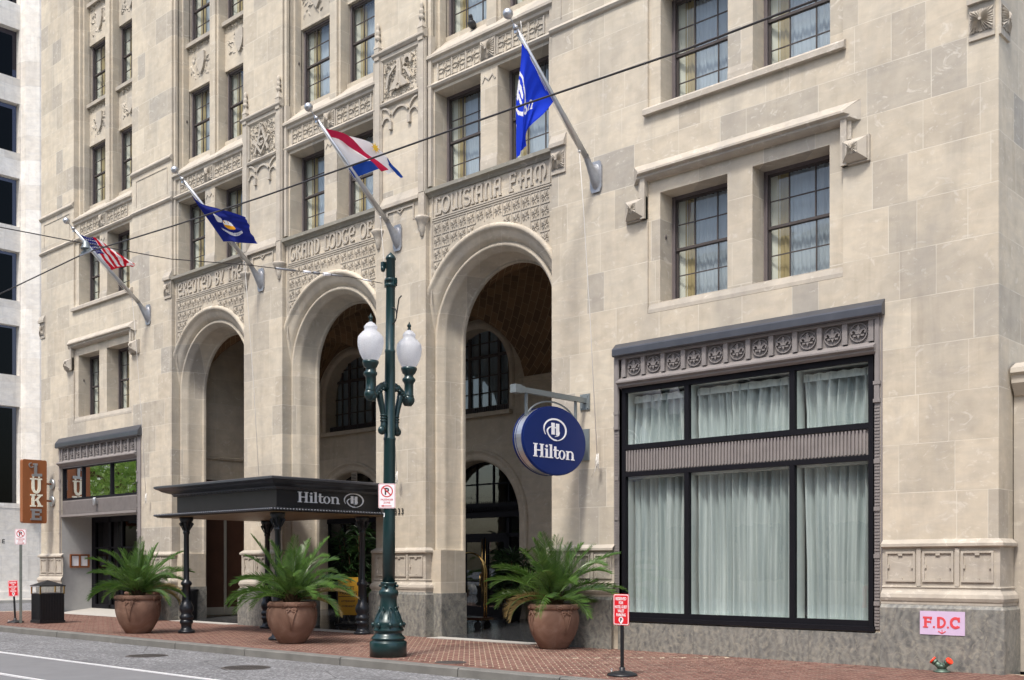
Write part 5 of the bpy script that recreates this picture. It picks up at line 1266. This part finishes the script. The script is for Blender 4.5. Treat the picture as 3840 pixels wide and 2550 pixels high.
mb=MB(); mb.box(-w_+.05,w_-.05,-.30,.30,.88,.90); mb.box(-a-.002,a+.002,-b-.004,-b,1.075,1.1); mb.build('metal_band',M['steel'],tb)
# ============================================================ FLAGPOLES AND FLAGS
def flagpole(x,label):
    o=thing('flagpole',(x,0,9.72),label,'flagpole','slanting aluminium flagpoles on the facade')
    B=Vector((0,-.32,.28)); T=Vector((0,-2.46,2.16))
    mb=MB(); # cast bracket: octagonal wall plate, flaring neck
    oct_=[(-.10,-.34),(.10,-.34),(.15,-.24),(.15,.20),(.10,.30),(-.10,.30),(-.15,.20),(-.15,-.24)]
    mb.prism(oct_,lambda u,v,d:(u,-d,v),0,.04)
    P=[]; cen=[(Vector((0,-.04,-.02)),.12,.27),(Vector((0,-.10,.00)),.095,.20),(Vector((0,-.17,.07)),.075,.13),(Vector((0,-.25,.17)),.062,.085),(Vector((0,-.34,.30)),.06,.065),(Vector((0,-.36,.325)),.066,.07)]
    dr=(T-B).normalized(); nrm=Vector((0,dr.z,-dr.y)) 
    for i,(c,a,b) in enumerate(cen):
        t=i/5.; up=(Vector((0,0,1))*(1-t)+Vector((0,.66,.75))*t).normalized()
        P.append([tuple(c+Vector((1,0,0))*a*cos(2*PI*k/16)+up*b*sin(2*PI*k/16)) for k in range(16)])
    mb.smooth=True; mb.grid(P,close_v=True); mb.smooth=False; mb.build('wall_bracket',M['darksteel'],o)
    mb=MB(); mb.tube([B,B.lerp(T,.35),B.lerp(T,.36),T],[.062,.056,.052,.042],14); mb.build('pole',M['steel'],o)
    mb=MB(); mb.tube([T,T+dr*.04,T+dr*.05,T+dr*.10],[.055,.055,.035,.012],10); mb.tube([T+dr*.05,T+dr*.22],.010,6); mb.sphere(tuple(T+dr*.30),.10,seg=16,rings=10); mb.box(-.035,.035,T.y-.02,T.y+.05,T.z-.09,T.z-.0); mb.build('finial_ball',M['steel'],o)
    off=Vector((0,.07,-.10)) 
    mb=MB(); Tq=T+Vector((0,.02,-.07)); Bq=B.lerp(T,.10)+Vector((0,-.03,-.11)); mb.tube([Tq,Tq.lerp(Bq,.5)+Vector((.02,.03,-.05)),Bq],.007,4); mb.tube([Tq+Vector((.02,0,.0)),Tq.lerp(Bq,.5)+Vector((-.02,.06,-.08)),Bq],.006,4)
    L=6.2; mb.tube([Bq,Bq+Vector((.03,.10,-1.2)),Bq+Vector((.08,.25,-3.4)),Bq+Vector((.16,.38,-L))],.0075,5); mb.sphere(tuple(Bq),.03,seg=8,rings=5)
    b2=Bq+Vector((.16,.38,-L)); 
    for k in range(6): mb.tube([b2+Vector((.03*sin(k*1.7),0,.1)),b2+Vector((.05*sin(k*2.1),-.02,-.08)),b2+Vector((.04*cos(k*2.),0,-.22+.02*k)),b2+Vector((.02*sin(k),.01,.02))],.006,4)
    mb.tube([b2,b2+Vector((-.05,-.02,-.25)),b2+Vector((-.13,-.02,-.38))],.006,4); mb.build('halyard',M['rope'],o)
    return o
flagpole(-13.98,'slanting silver flagpole with ball top above the round sign, flying the royal blue flag')
flagpole(-20.15,'slanting silver flagpole between the middle and right arches, flying the banded flag')
flagpole(-25.92,'slanting silver flagpole between the first and second arches, flying the navy pelican flag')
flagpole(-32.15,'slanting silver flagpole at the left pavilion flying the striped flag')
def cr(p0,p1,p2,p3,t): return tuple(.5*((2*b)+(-a+c)*t+(2*a-5*b+4*c-d)*t*t+(-a+3*b-3*c+d)*t**3) for a,b,c,d in zip(p0,p1,p2,p3))
def spline(P,s):
    n=len(P)-1; q=min(max(s*n,0),n-1e-6); i=int(q); return cr(P[max(i-1,0)],P[i],P[i+1],P[min(i+2,n)],q-i)
def flag(name,net,col,mats,nu,nv,label,ripple=.02,cat='flag'):
    """net[u][v] control points; col(u,v)->material index"""
    mb=MB(); mb.recalc=False; P=[]
    for i in range(nu+1):
        u=i/nu; row=[]
        for j in range(nv+1):
            v=j/nv; c=spline([spline(r_,v) for r_ in net],u); row.append((c[0]+ripple*v**.5*(sin(7*v+5.5*u)+.7*sin(15*u-4*v)+.35*sin(31*u+9*v)),c[1],c[2]))
        P.append(row)
    vs=[p for r_ in P for p in r_]; mb.v=vs
    for i in range(nu):
        for j in range(nv):
            mb.f.append((i*(nv+1)+j,i*(nv+1)+j+1,(i+1)*(nv+1)+j+1,(i+1)*(nv+1)+j)); mb.mi.append(col((i+.5)/nu,(j+.5)/nv)); mb.sm.append(True)
    o=mb.build(name,mats); tag(o,label,cat); return o
F4=[[(-13.98,-2.29,11.82),(-14.03,-2.30,11.15),(-14.08,-2.31,10.42),(-14.08,-2.36,9.47)],
 [(-13.98,-1.99,11.52),(-13.93,-2.22,10.84),(-13.93,-2.33,10.17),(-14.03,-2.36,9.50)],
 [(-13.98,-1.66,11.21),(-14.0,-1.90,10.77),(-13.98,-2.16,10.16),(-13.98,-2.33,9.58)],
 [(-13.98,-1.34,10.87),(-13.9,-1.79,10.44),(-13.93,-2.15,10.06),(-13.93,-2.20,9.72)]]
def c4(u,v):
    if v<.012: return 1
    # hanging flag: folded monogram at the left edge and the letters "on"
    x=(u)*1.0; y=v
    d=math.hypot((x-.10)/.36,(y-.50)/.17)
    if .80<d<1.0 and not(x>.30 and y>.50): return 1
    if .0<=x<.26 and abs(y-.45-.10*(x-.1))<.030: return 1
    if .0<=x<.24 and abs(y-.53-.10*(x-.1))<.022: return 1
    if .03<x<.08 and .40<y<.58: return 1
    # letters written across the hang: o then n
    ox,oy=.44,.545; e=math.hypot((x-ox)/.060,(y-oy)/.050)
    if .45<e<1.0: return 1
    nx,ny=.585,.475
    if abs(x-.545+.2*(y-.475))<.016 and .425<y<.53: return 1
    if abs(x-.640+.2*(y-.455))<.016 and .40<y<.50: return 1
    if .545<x<.64 and abs(y-(.425-.06*(x-.545)))<.012: return 1
    if (abs(x-.54)<.035 or abs(x-.635)<.035) and abs(y-(.535-.35*(x-.535)))<.007: return 1
    if x<.06 and .76<y<.82: return 1
    return 0
flag('hotel_flag',F4,c4,[M['fblue'],M['fwhite']],110,130,'royal blue hotel flag with white monogram and letters hanging from the nearest flagpole',.035)
mb=MB(); mb.tube([(-13.98,-2.33,12.07),(-13.98,-2.29,11.84)],.008,5); mb.tube([(-13.99,-2.29,11.84)]+[(-13.99,-2.29+.95*t,11.84-.95*t) for t in (.25,.5,.75,1.)],.014,5); tag(mb.build('flag_rope',M['rope']),'white rope edge carrying the royal blue flag','rope')
# banded flag: built in three colour bands plus a folded-over part
def patch(mb,net,mi,nu=8,nv=16,rip=.012):
    P=[]
    for i in range(nu+1):
        P.append([ (lambda c,v,u:(c[0]+rip*sin(11*v+2*u),c[1],c[2]))(spline([spline(r_,j/nv) for r_ in net],i/nu),j/nv,i/nu) for j in range(nv+1)])
    mb.m=mi; mb.smooth=True; mb.grid(P)
mb=MB()
patch(mb,[[(-20.15,-1.55,10.99),(-20.05,-1.3,11.15),(-20.03,-1.01,11.29),(-20.05,-.82,11.30)],[(-20.15,-1.37,10.81),(-20.07,-1.18,10.92),(-20.0,-.99,11.03),(-20.05,-.69,11.19)]],2)
patch(mb,[[(-20.15,-2.1,11.57),(-20.1,-1.95,11.60),(-20.05,-1.76,11.53),(-20.05,-1.5,11.47)],[(-20.15,-1.82,11.29),(-20.05,-1.67,11.35),(-20.05,-1.44,11.39),(-20.05,-1.23,11.40)],[(-20.15,-1.55,10.99),(-20.05,-1.38,11.11),(-20.03,-1.01,11.29),(-20.05,-.82,11.30)]],1)
patch(mb,[[(-20.15,-2.25,11.73),(-19.9,-1.88,11.65),(-19.85,-1.6,11.55),(-19.82,-1.27,11.33),(-19.8,-.93,11.24),(-19.85,-.55,11.16)],[(-20.15,-2.1,11.57),(-20.0,-1.91,11.53),(-19.95,-1.64,11.40),(-19.95,-1.28,11.32),(-19.9,-.99,11.22),(-19.95,-.71,11.09)]],0)
patch(mb,[[(-19.95,-1.69,11.66),(-19.9,-1.12,11.67),(-19.9,-.81,11.57),(-19.95,-.55,11.49),(-20.0,-.21,11.25)],[(-20.0,-1.48,11.61),(-20.0,-1.24,11.48),(-20.0,-1.0,11.38),(-20.0,-.76,11.30),(-20.0,-.46,11.11)]],1)
patch(mb,[[(-19.95,-.55,11.49),(-19.95,-.34,11.34),(-19.95,-.0,11.15)],[(-19.98,-.52,11.44),(-19.98,-.38,11.27),(-19.95,-.08,11.10)]],2,3,10)
mb.m=3; mb.smooth=False
cx_,cz_=-.95,11.57; pts=[]
for i in range(16):
    r_=(.115 if i%2==0 else .05); a=R(22.5*i+10); pts.append((cx_+r_*1.1*cos(a),cz_+r_*sin(a)-.2*r_*cos(a)))
mb.prism(pts,lambda u,v,d:(-19.88+d,u,v),0,.012)
mb.recalc=False
tag(mb.build('banded_flag',[M['fcrimson'],M['fwhite'],M['fmid'],M['fyellow']]),'white flag with crimson and blue bands and a yellow emblem, folded over in the wind','flag')
F2=[[(-25.92,-2.22,11.54),(-25.87,-1.93,11.36),(-25.77,-1.54,11.33),(-25.62,-1.19,11.27),(-25.57,-.78,11.20)],
 [(-25.92,-1.9,11.2),(-25.8,-1.72,11.11),(-25.72,-1.42,11.08),(-25.77,-.99,11.10),(-25.67,-.6,11.06)],
 [(-25.92,-1.56,10.86),(-25.87,-1.41,10.85),(-25.82,-1.16,10.85),(-25.67,-.9,10.83),(-25.72,-.46,10.88)],
 [(-25.92,-1.23,10.51),(-25.84,-1.08,10.53),(-25.74,-.92,10.52),(-25.77,-.57,10.59),(-25.67,-.29,10.61)]]
# the navy flag carries a separate printed emblem: keep the colouring on the cloth grid
def c2(u,v):
    X,Y=v,u
    # nest (gold bowl), bird (white fan), outer wing, ribbon
    if (X-.575)**2/.115**2+(Y-.585)**2/.10**2<1 and Y>.55: return 2
    if (X-.575)**2/.105**2+(Y-.56)**2/.17**2<1 and Y<=.565:
        return 2 if (abs(X-.52)<.012 or abs(X-.60)<.01) and Y<.5 else 1
    if .36<X<.50 and .24<Y<.50 and Y-.24>(X-.36)*.9 and Y-.24<(X-.36)*-1.2+.26+ .10: return 1
    q=.80-1.9*(X-.57)**2
    if .34<X<.80 and q-.045<Y<q+.015:
        return 0 if (int(X*130)%3==0 and q-.033<Y<q+.003) else 1
    return 0
flag('navy_pelican_flag',F2,c2,[M['fnavy'],M['fwhite'],M['fgold']],120,150,'navy blue flag with a white bird over a gold nest and a white ribbon below',.03)
F1=[[(-32.15,-2.31,11.78),(-32.05,-2.07,11.69),(-31.85,-1.92,11.68),(-31.85,-1.56,11.55),(-31.9,-1.1,11.35),(-31.85,-.66,11.12)],
 [(-32.15,-1.99,11.47),(-32.0,-1.85,11.49),(-31.95,-1.62,11.42),(-31.8,-1.41,11.3),(-31.85,-1.05,11.21),(-31.85,-.65,11.09)],
 [(-32.15,-1.65,11.15),(-32.05,-1.5,11.19),(-32.0,-1.3,11.15),(-31.95,-1.15,11.14),(-31.95,-.89,11.14),(-31.85,-.66,11.06)],
 [(-32.15,-1.31,10.85),(-32.03,-1.18,10.91),(-31.95,-1.07,10.96),(-31.9,-.95,11.0),(-31.9,-.8,11.06),(-31.85,-.67,11.03)]]
def c1(u,v):
    if u<.56 and v<.24+.10*(1-u):
        a=(u*9)%1; b=((v*22)+(int(u*9)%2)*.5)%1
        return 1 if (a-.5)**2+(b-.5)**2<.035 else 2
    if u>.93: return 0
    s=(v*9.5)+(1.9*abs(u-.50) if v>.2 else 0)+ (u*1.2)
    return 0 if int(s+20)%2==0 else 1
flag('striped_flag',F1,c1,[M['fred'],M['fwhite'],M['fnavy']],90,110,'red and white striped flag with a blue starred corner at the far left pole',.035)

# ============================================================ ROUND SIGN
hs=thing('round_hotel_sign',(-14.27,-1.14,4.18),'round royal blue projecting sign with white monogram and hotel name on a grey bracket','sign')
th=.125; RY,RZ=.98,.69
def disc(mb,k,a,b,n=64): mb.prism([(RY*k*cos(2*PI*i/n),RZ*k*sin(2*PI*i/n)) for i in range(n)],lambda u,v,d:(d,u,v),a,b)
mb=MB(); disc(mb,.975,-th+.03,th-.03); mb.build('drum',M['steel'],hs)
mb=MB(); disc(mb,1.,th-.02,th-.0); disc(mb,.99,-th,-th+.02); disc(mb,.965,th,th+.012); disc(mb,.982,-.06,-.05); mb.build1('face',M['blue'],hs)
mb=MB(); f=lambda u,v,d:(th+.012+d,u*1.58,v); hotel_mark(mb,.0,.225,.225,f,0,.006); f=lambda u,v,d:(th+.012+d,u*1.29,v); serif_hilton(mb,-.51,-.35,.26,f,0,.006); mb.build('sign_lettering',M['letterwhite'],hs)
mb=MB(); z=.94
mb.box(-.045,.045,-.81,1.13,z-.05,z+.05); mb.box(-.075,.075,-1.09,-.91,z-.08,z+.08); mb.box(-.06,.06,-.91,-.81,z-.065,z+.065)
for y in (-.71,.81): mb.box(-.022,.022,y-.025,y+.025,.41,z-.05)
mb.tube([(0,.06+.80*cos(R(a)),.30+.50*sin(R(a))) for a in range(22,159,8)],.018,6)
mb.box(-.13,.12,1.11,1.138,z-.19,z+.14); mb.box(-.13,.11,1.11,1.136,-.30,.35)
for y in (-.09,.08):
    for zz in (-.15,.10): mb.sphere((y,1.105,z+zz),.018,seg=6,rings=4)
mb.build('bracket',M['galv'],hs)

# ============================================================ LUKE BLADE SIGN
lk=thing('vertical_restaurant_sign',(-38.95,-.68,4.33),'tall orange brown blade sign with stacked metal letters on the left pavilion corner','sign')
fx=lambda u,v,d:(d,u,v)
mb=MB(); rrect(mb,-.46,.40,-1.13,1.13,.07,fx,-.11,.11); mb.build('sign_box',M['orange'],lk)
mb=MB(); w2=.17
def LT(mb,rs,zc,sc_=1.,m_=0,d=.14):
    mb.m=m_
    for i,(a,b,c,e) in enumerate(rs): rect(mb,a*sc_,b*sc_,zc+c*sc_,zc+e*sc_,fx,.11,d+i*.0015)
LT(mb,[(-.06,.04,-.22,.24),(.04,.22,-.22,-.12),(-.14,-.06,-.22,-.14),(-.10,.06,.17,.24)],.76)
stroke(mb,[(-.10+a,.93+b) for a,b in arc(-.06,.0,.08,.08,90,330,10)],.03,fx,.11,.145); mb.m=0
LT(mb,[(-.15,-.05,-.10,.20),(.07,.17,-.10,.20),(-.20,.0,.20,.25),(.02,.22,.20,.25)],.22,m_=1); stroke(mb,[(a*1.0,.13+b) for a,b in arc(.01,.0,.11,.16,180,360,10)],.10,fx,.11,.146)
for x in (-.09,.11): ring(mb,x,.52,.035,0,fx,.11,.14,n=10)
LT(mb,[(-.15,-.05,-.18,.18),(-.20,.0,-.22,-.17),(-.20,.0,.17,.22)],-.32,m_=1); mb.prism([(-.05,-.34),(.13,-.12),(.22,-.12),(.05,-.33)],fx,.11,.143); mb.prism([(-.01,-.28),(.06,-.24),(.22,-.53),(.10,-.53)],fx,.11,.1445); LT(mb,[(.06,.25,-.22,-.17),(.04,.24,.17,.22)],-.32,m_=1)
LT(mb,[(-.14,-.04,-.20,.20),(-.04,.20,-.20,-.12),(-.04,.20,.12,.20),(-.04,.13,-.03,.05),(.14,.20,-.12,-.06),(.14,.20,.06,.12),(-.19,-.14,-.20,-.14),(-.19,-.14,.14,.20)],-.82)
mb.build('sign_letters',[M['chrome'],M['cream']],lk)
for z in (.30,-.31):
    mb=MB(); mb.tube([(0,.38,z),(0,.64,z)],.035,10); mb.build('arm',M['orange'],lk)
    mb=MB(); mb.tube([(0,.60,z),(0,.62,z),(0,.675,z)],[.16,.19,.19],20); mb.build('wall_disc',M['chrome'],lk)
# menu board in the recess
mn=thing('menu_board',(-38.29,.66,1.86),'small brown framed menu board with two white sheets on the grey entrance wall','menu board')
mb=MB(); 
for q in ((-.36,.36,-.24,-.20),(-.36,.36,.20,.24),(-.36,-.32,-.2,.2),(.32,.36,-.2,.2),(-.02,.02,-.2,.2)): rect(mb,*q,fx,.0,.06)
mb.build('frame',M['orange'],mn); mb=MB(); rect(mb,-.33,.33,-.21,.21,fx,.0,.015); mb.build('backing',M['darkwood'],mn)
mb=MB(); rect(mb,-.28,-.04,-.18,.18,fx,.02,.03); rect(mb,.05,.29,-.18,.18,fx,.02,.03); mb.build('sheet',M['white'],mn)
# F.D.C. plate and twin hose inlet
fd=thing('fire_inlet_sign',(-6.82,-.13,.77),'pale violet plate with red letters F.D.C on the grey plinth','sign')
F=lambda u,v,d:(u,-d,v); mb=MB(); rect(mb,-.36,.36,-.19,.19,F,0,.01); mb.build('plate',M['pink'],fd)
mb=MB(); e=0
def fr_(a,b,c,d_):
    global e; e=(e+1)%4; rect(mb,a,b,c,d_,F,.01,.013+e*.0008)
fr_(-.29,-.245,-.08,.10);fr_(-.31,-.225,-.08,-.06);fr_(-.31,-.16,.07,.10);fr_(-.245,-.18,.0,.03); fr_(-.20,-.165,.05,.10); fr_(-.185,-.175,-.01,.04)
fr_(-.145,-.115,-.08,-.05); fr_(-.08,-.035,-.08,.10); stroke(mb,[(-.06,.085)]+[(a,b) for a,b in arc(-.03,.01,.075,.075,90,-90,10)]+[(-.06,-.065)],.035,F,.01,.0148)
fr_(.08,.11,-.08,-.05); stroke(mb,arc(.215,.01,.07,.075,50,310,14),.042,F,.01,.0148); fr_(.25,.285,.02,.10); fr_(.25,.28,-.07,-.04)
fr_(-.006,.006,-.165,-.105); stroke(mb,[(-.06,-.13),(0,-.165),(.06,-.13)],.014,F,.01,.016); mb.build('letters',M['fdcred'],fd)
si=thing('fire_hose_inlet',(-6.76,-.30,0),'twin brass fire hose inlet with bright red caps at the foot of the grey plinth','hose inlet'); si.scale=(.8,.8,.8)
mb=MB(); mb.lathe([(.16,0),(.16,.02),(.11,.035),(.10,.06)],(0,0,0),18); mb.lathe([(.085,.03),(.085,.10),(.10,.12),(.06,.16)],(0,0,0),16)
A=[]
for s_ in (-1,1):
    mb.tube([(0,0,.08),(s_*.13,-.035,.20)],[.062,.055],14); mb.tube([(s_*.11,-.03,.185),(s_*.125,-.033,.20),(s_*.155,-.04,.225)],[.07,.07,.066],14)
    mb.sphere((s_*.11,-.10,.20),.016,seg=6,rings=4)
mb.tube([(0,-.02,.14),(0,-.03,.19)],.022,8); mb.build('twin_body',M['verdigris'],si)
for s_ in (-1,1): mb=MB(); mb.tube([(s_*.152,-.04,.222),(s_*.18,-.047,.245)],[.078,.075],16); mb.build('cap',M['redcap'],si)

# ============================================================ WIRES
def catenary(P,sag,n=10):
    out=[]
    for a,b in zip(P,P[1:]):
        for k in range(n): t=k/n; out.append(tuple(a[i]+(b[i]-a[i])*t-(sag*4*t*(1-t) if i==2 else 0) for i in range(3)))
    out.append(P[-1]); return out
mb=MB(); mb.tube(catenary([(-70,-11.02,5.95),(-45,-11.02,5.9),(-17.0,-11.02,5.73),(-13.5,-11.02,5.80),(12,-11.02,5.66)],.0,8),.010,6); 
wr=[(-70,-11.02,6.0),(-30,-11.02,5.86),(-13.75,-11.02,5.80),(-11.5,-11.02,5.69),(-9.8,-11.02,5.60),(-7.7,-11.02,5.55),(-6.1,-11.02,5.51),(-4.45,-11.02,5.46),(-3.4,-11.02,5.46),(8,-11.02,5.5)]
mb=MB(); mb.tube([(-70,-11.02,4.9),(-30,-11.02,5.35),(-16.4,-11.02,5.70),(-13.75,-11.02,5.78),(-11.55,-11.02,5.67),(-9.8,-11.02,5.60),(-7.7,-11.02,5.545),(-6.05,-11.02,5.505),(-4.45,-11.02,5.45),(-3.4,-11.02,5.45),(8,-11.02,5.45)],.0085,6); tag(mb.build('trolley_wire',M['wire']),'dark overhead trolley contact wire running along the street','wire')
sp=thing('span_wire',(LX,LY,6.94),'thin dark span wire from the lamp post across the street with white insulators','wire'); SO=(LX,LY,6.94)
SP=[(-15.55,-4.43,6.95),(-15.2,-5.5,6.80),(-14.9,-6.5,6.62),(-14.55,-8.0,6.38),(-14.1,-9.6,6.06),(-13.75,-11.02,5.90),(-13.3,-12.6,5.72),(-12.4,-16.0,6.3)]
mb=MB(); mb.tube(SP,.007,5); mb.build('cable',M['wire'],sp,SO)
mb=MB()
def along(t): 
    i=min(int(t),len(SP)-2); a=Vector(SP[i]); return a.lerp(Vector(SP[i+1]),t-i)
mb.tube([along(1.55),along(1.72)],.028,8); mb.tube([along(2.05),along(2.16)],.022,8); mb.tube([along(.35),along(.6)],.014,6); mb.build('insulator',M['letterwhite'],sp,SO)
mb=MB(); mb.tube([along(1.2),along(1.5)],.016,6); mb.tube([along(1.85),along(2.0)],.024,8); mb.tube([along(2.3),along(2.6)],.018,6); mb.build('turnbuckle',M['darksteel'],sp,SO)
hg=thing('wire_hanger',(-13.75,-11.02,5.84),'grey bell-shaped hanger clamping the trolley wire below the span wire','hanger')
mb=MB(); mb.lathe([(.015,.10),(.03,.09),(.045,.06),(.05,.02),(.065,.0),(.065,-.01)],(0,0,0),14); mb.box(-.10,.12,-.015,.015,-.055,-.03); mb.box(-.03,.03,-.02,.02,-.04,.0); mb.build('bell',M['galv'],hg)
mb=MB(); mb.box(-.15,.17,-.012,.012,-.075,-.052); mb.build('clamp',M['steel'],hg)

# pigeon on the upper sill
pg=MB(); pg.sphere((0,0,.10),.085,1.45,.95,.85,12,8); pg.sphere((.10,0,.20),.042,1.1,.9,1,10,6); pg.tube([(.06,0,.12),(.095,0,.19)],[.055,.035],8); pg.tube([(.13,0,.20),(.165,0,.19)],[.012,.004],5)
pg.add([(-.08,-.04,.10),(-.08,.04,.10),(-.24,.03,.05),(-.24,-.03,.05)],[(0,1,2,3)]); pg.tube([(.0,-.02,.04),(.01,-.02,0)],.008,5); pg.tube([(.0,.02,.04),(.01,.02,0)],.008,5)
po=pg.build('pigeon',M['bird']); po.location=(-18.0,.40,14.23); po.rotation_euler=(0,0,R(-60)); po.scale=(1.25,1.25,1.25); tag(po,'dark pigeon sitting on the window sill above the right arch','bird')

# ============================================================ NEIGHBOURS
nb=thing('white_stone_building',(-57,10,0),'tall white stone office building with dark windows, beyond the side street at left','building'); NO=(-57,10,0)
fz=[(4.9,9.9),(11.5,14.08),(15.35,17.9),(19.2,21.7),(23.0,25.55),(26.85,29.4),(30.7,33.2),(34.5,37.0)]
mb=MB(); 
mb.add([(-57,6.5,.9),(-57,6.5,40)],[]) 
ys=[(-10,-4.5),(-3.0,.6),(1.9,6.4)]
def wallx(mb,X,y0,y1,z0,z1,holes,dep):
    ys_=sorted({y0,y1}|{v for h in holes for v in h[:2]}); zs_=sorted({z0,z1}|{v for h in holes for v in h[2:]})
    for a,b in zip(ys_,ys_[1:]):
        for c,d_ in zip(zs_,zs_[1:]):
            m,n=(a+b)/2,(c+d_)/2
            if not any(h[0]<m<h[1] and h[2]<n<h[3] for h in holes): mb.quad((X,a,c),(X,b,c),(X,b,d_),(X,a,d_))
    for h in holes:
        a,b,c,d_=h
        mb.quad((X,a,c),(X-dep,a,c),(X-dep,a,d_),(X,a,d_)); mb.quad((X,b,c),(X-dep,b,c),(X-dep,b,d_),(X,b,d_)); mb.quad((X,a,c),(X,b,c),(X-dep,b,c),(X-dep,a,c)); mb.quad((X,a,d_),(X,b,d_),(X-dep,b,d_),(X-dep,a,d_))
Hn=[(a,b,c,d_) for a,b in ((-7.5,-1.2),(.4,6.45),(10.6,16.5),(18.5,24.5)) for c,d_ in fz]
wallx(mb,-57,-9,30,4.65,42,Hn,.45)
mb.quad((-57.0,-9,4.65),(-90,-9,4.65),(-90,-9,42),(-57,-9,42)); mb.quad((-57,-9,42),(-57,30,42),(-90,30,42),(-90,-9,42))
def pier_curve(yc,z0,z1):
    P=[(-57,yc-1.25),(-56.62,yc-1.16),(-56.2,yc-.62),(-56.10,yc),(-56.2,yc+.55),(-56.55,yc+1.05),(-57,yc+1.25)]
    for (a,b) in zip(P,P[1:]): mb.quad((a[0],a[1],z0),(b[0],b[1],z0),(b[0],b[1],z1),(a[0],a[1],z1))
pier_curve(7.75,4.65,42); pier_curve(-.4,4.65,42); pier_curve(17.4,4.65,42)
mb.build('stone_facade',M['trav'],nb,NO)
mb=MB(); mb.box(-90,-57.02,-9.02,30,0,4.66); mb.box(-90,-56.9,-9.1,30,0,.35)
mb.build('stone_base',M['trav'],nb,NO)
for h in Hn[:]:
    if h[0]>16: continue
    mb=MB(); mb.quad((-57.40,h[0],h[2]),(-57.40,h[1],h[2]),(-57.40,h[1],h[3]),(-57.40,h[0],h[3])); mb.m=1; mb.box(-57.42,-57.36,(h[0]+h[1])/2-.03,(h[0]+h[1])/2+.03,h[2],h[3]); mb.m=2; mb.box(-57.9,-57.95,h[0],h[1],h[2],h[3]); mb.build('window',[M['darkglass'],M['blackframe'],M['dark']],nb,NO)
mb=MB(); text_mb(mb,'E',.30,lambda u,v,d:(-56.985,5.62+u,2.83+v),0,0,.004,1.1); mb.build('wall_letter',M['signblack'],nb,NO)
# low grey stone neighbour at the right edge
rn=thing('grey_stone_building',(-2,.7,0),'lower grey stone building with a cornice, beside the hotel at the right edge','building'); RO=(-2,.7,0)
mb=MB(); mb.box(-5.97,4,.64,8,0,4.45); mb.box(-5.35,4,.58,.66,0,3.3); mb.build('stone_wall',M['carved'],rn,RO)
mb=MB(); profile_x(mb,-5.95,4,[(.66,4.40),(.60,4.42),(.50,4.55),(.46,4.60),(.46,4.72),(.40,4.76),(.42,4.84),(.66,4.95),(8,5.0),(8,4.4)]); profile_x(mb,-5.6,4,[(.66,3.72),(.60,3.74),(.58,3.8),(.66,3.86)]); mb.build('cornice',M['carved'],rn,RO)
mb=MB(); mb.box(-5.30,-5.12,.40,.60,0,3.1); mb.box(-5.12,4,.55,.575,0,2.9); mb.build('door_surround',M['bronze'],rn,RO)

# street trees and the opposite block: seen only as reflections in the glass
def tree(x,y,h_,r_,seed,label):
    q=random.Random(seed); o=thing('street_tree',(x,y,0),label,'tree','trees across the street'); mb=MB(); mb.tube([(0,0,0),(.1,.05,h_*.3),(.0,.1,h_*.5)],[.28,.20,.15],10)
    for i in range(9): a=i*2.4; mb.tube([(0,.1,h_*(.35+.02*i)),(r_*.5*cos(a),r_*.5*sin(a),h_*.6),(r_*.8*cos(a),r_*.8*sin(a),h_*.75)],[.10,.06,.02],6)
    mb.build('trunk',M['bark'],o); lf=MB(); lf.recalc=False
    for i in range(5200):
        a=q.random()*6.28; b=math.acos(q.uniform(-1,1)); rr_=r_*q.random()**.4*(1+.22*noise.noise(Vector((cos(a)*2,sin(a)*2,b*2+seed)))); c=Vector((rr_*sin(b)*cos(a),rr_*sin(b)*sin(a),h_*.66+rr_*.75*cos(b)))
        d_=Vector((q.uniform(-1,1),q.uniform(-1,1),q.uniform(-1,1))).normalized()*.22; e_=Vector((q.uniform(-1,1),q.uniform(-1,1),q.uniform(-1,1))).normalized()*.13
        lf.add([tuple(c-d_),tuple(c+e_),tuple(c+d_),tuple(c-e_)],[(0,1,2,3)])
    lf.build('crown',M['tree'],o)
tree(-66,-17.5,13,6.0,1,'leafy green street tree reflected in the restaurant window, left one')
tree(-76,-19.0,14,6.5,2,'leafy green street tree reflected in the restaurant window, right one')
ob=thing('opposite_building',(-22,-30,0),'pale stone block across the street, seen only as a reflection in the shop windows','building'); BO=(-22,-30,0)
mb=MB(); mb.quad((-52,-27,0),(14,-27,0),(14,-27,17),(-52,-27,17)); mb.quad((-52,-27,17),(14,-27,17),(14,-45,17),(-52,-45,17)); mb.quad((-52,-27,0),(-52,-45,0),(-52,-45,17),(-52,-27,17)); mb.build('wall',M['stone'],ob,BO)
mb=MB()
for i in range(14):
    for z in (1.0,5.4,9.2,13.0): mb.box(-50+i*4.6,-50+i*4.6+2.3,-27.02,-26.98,z,z+2.6)
mb.build('windows',M['dark'],ob,BO)
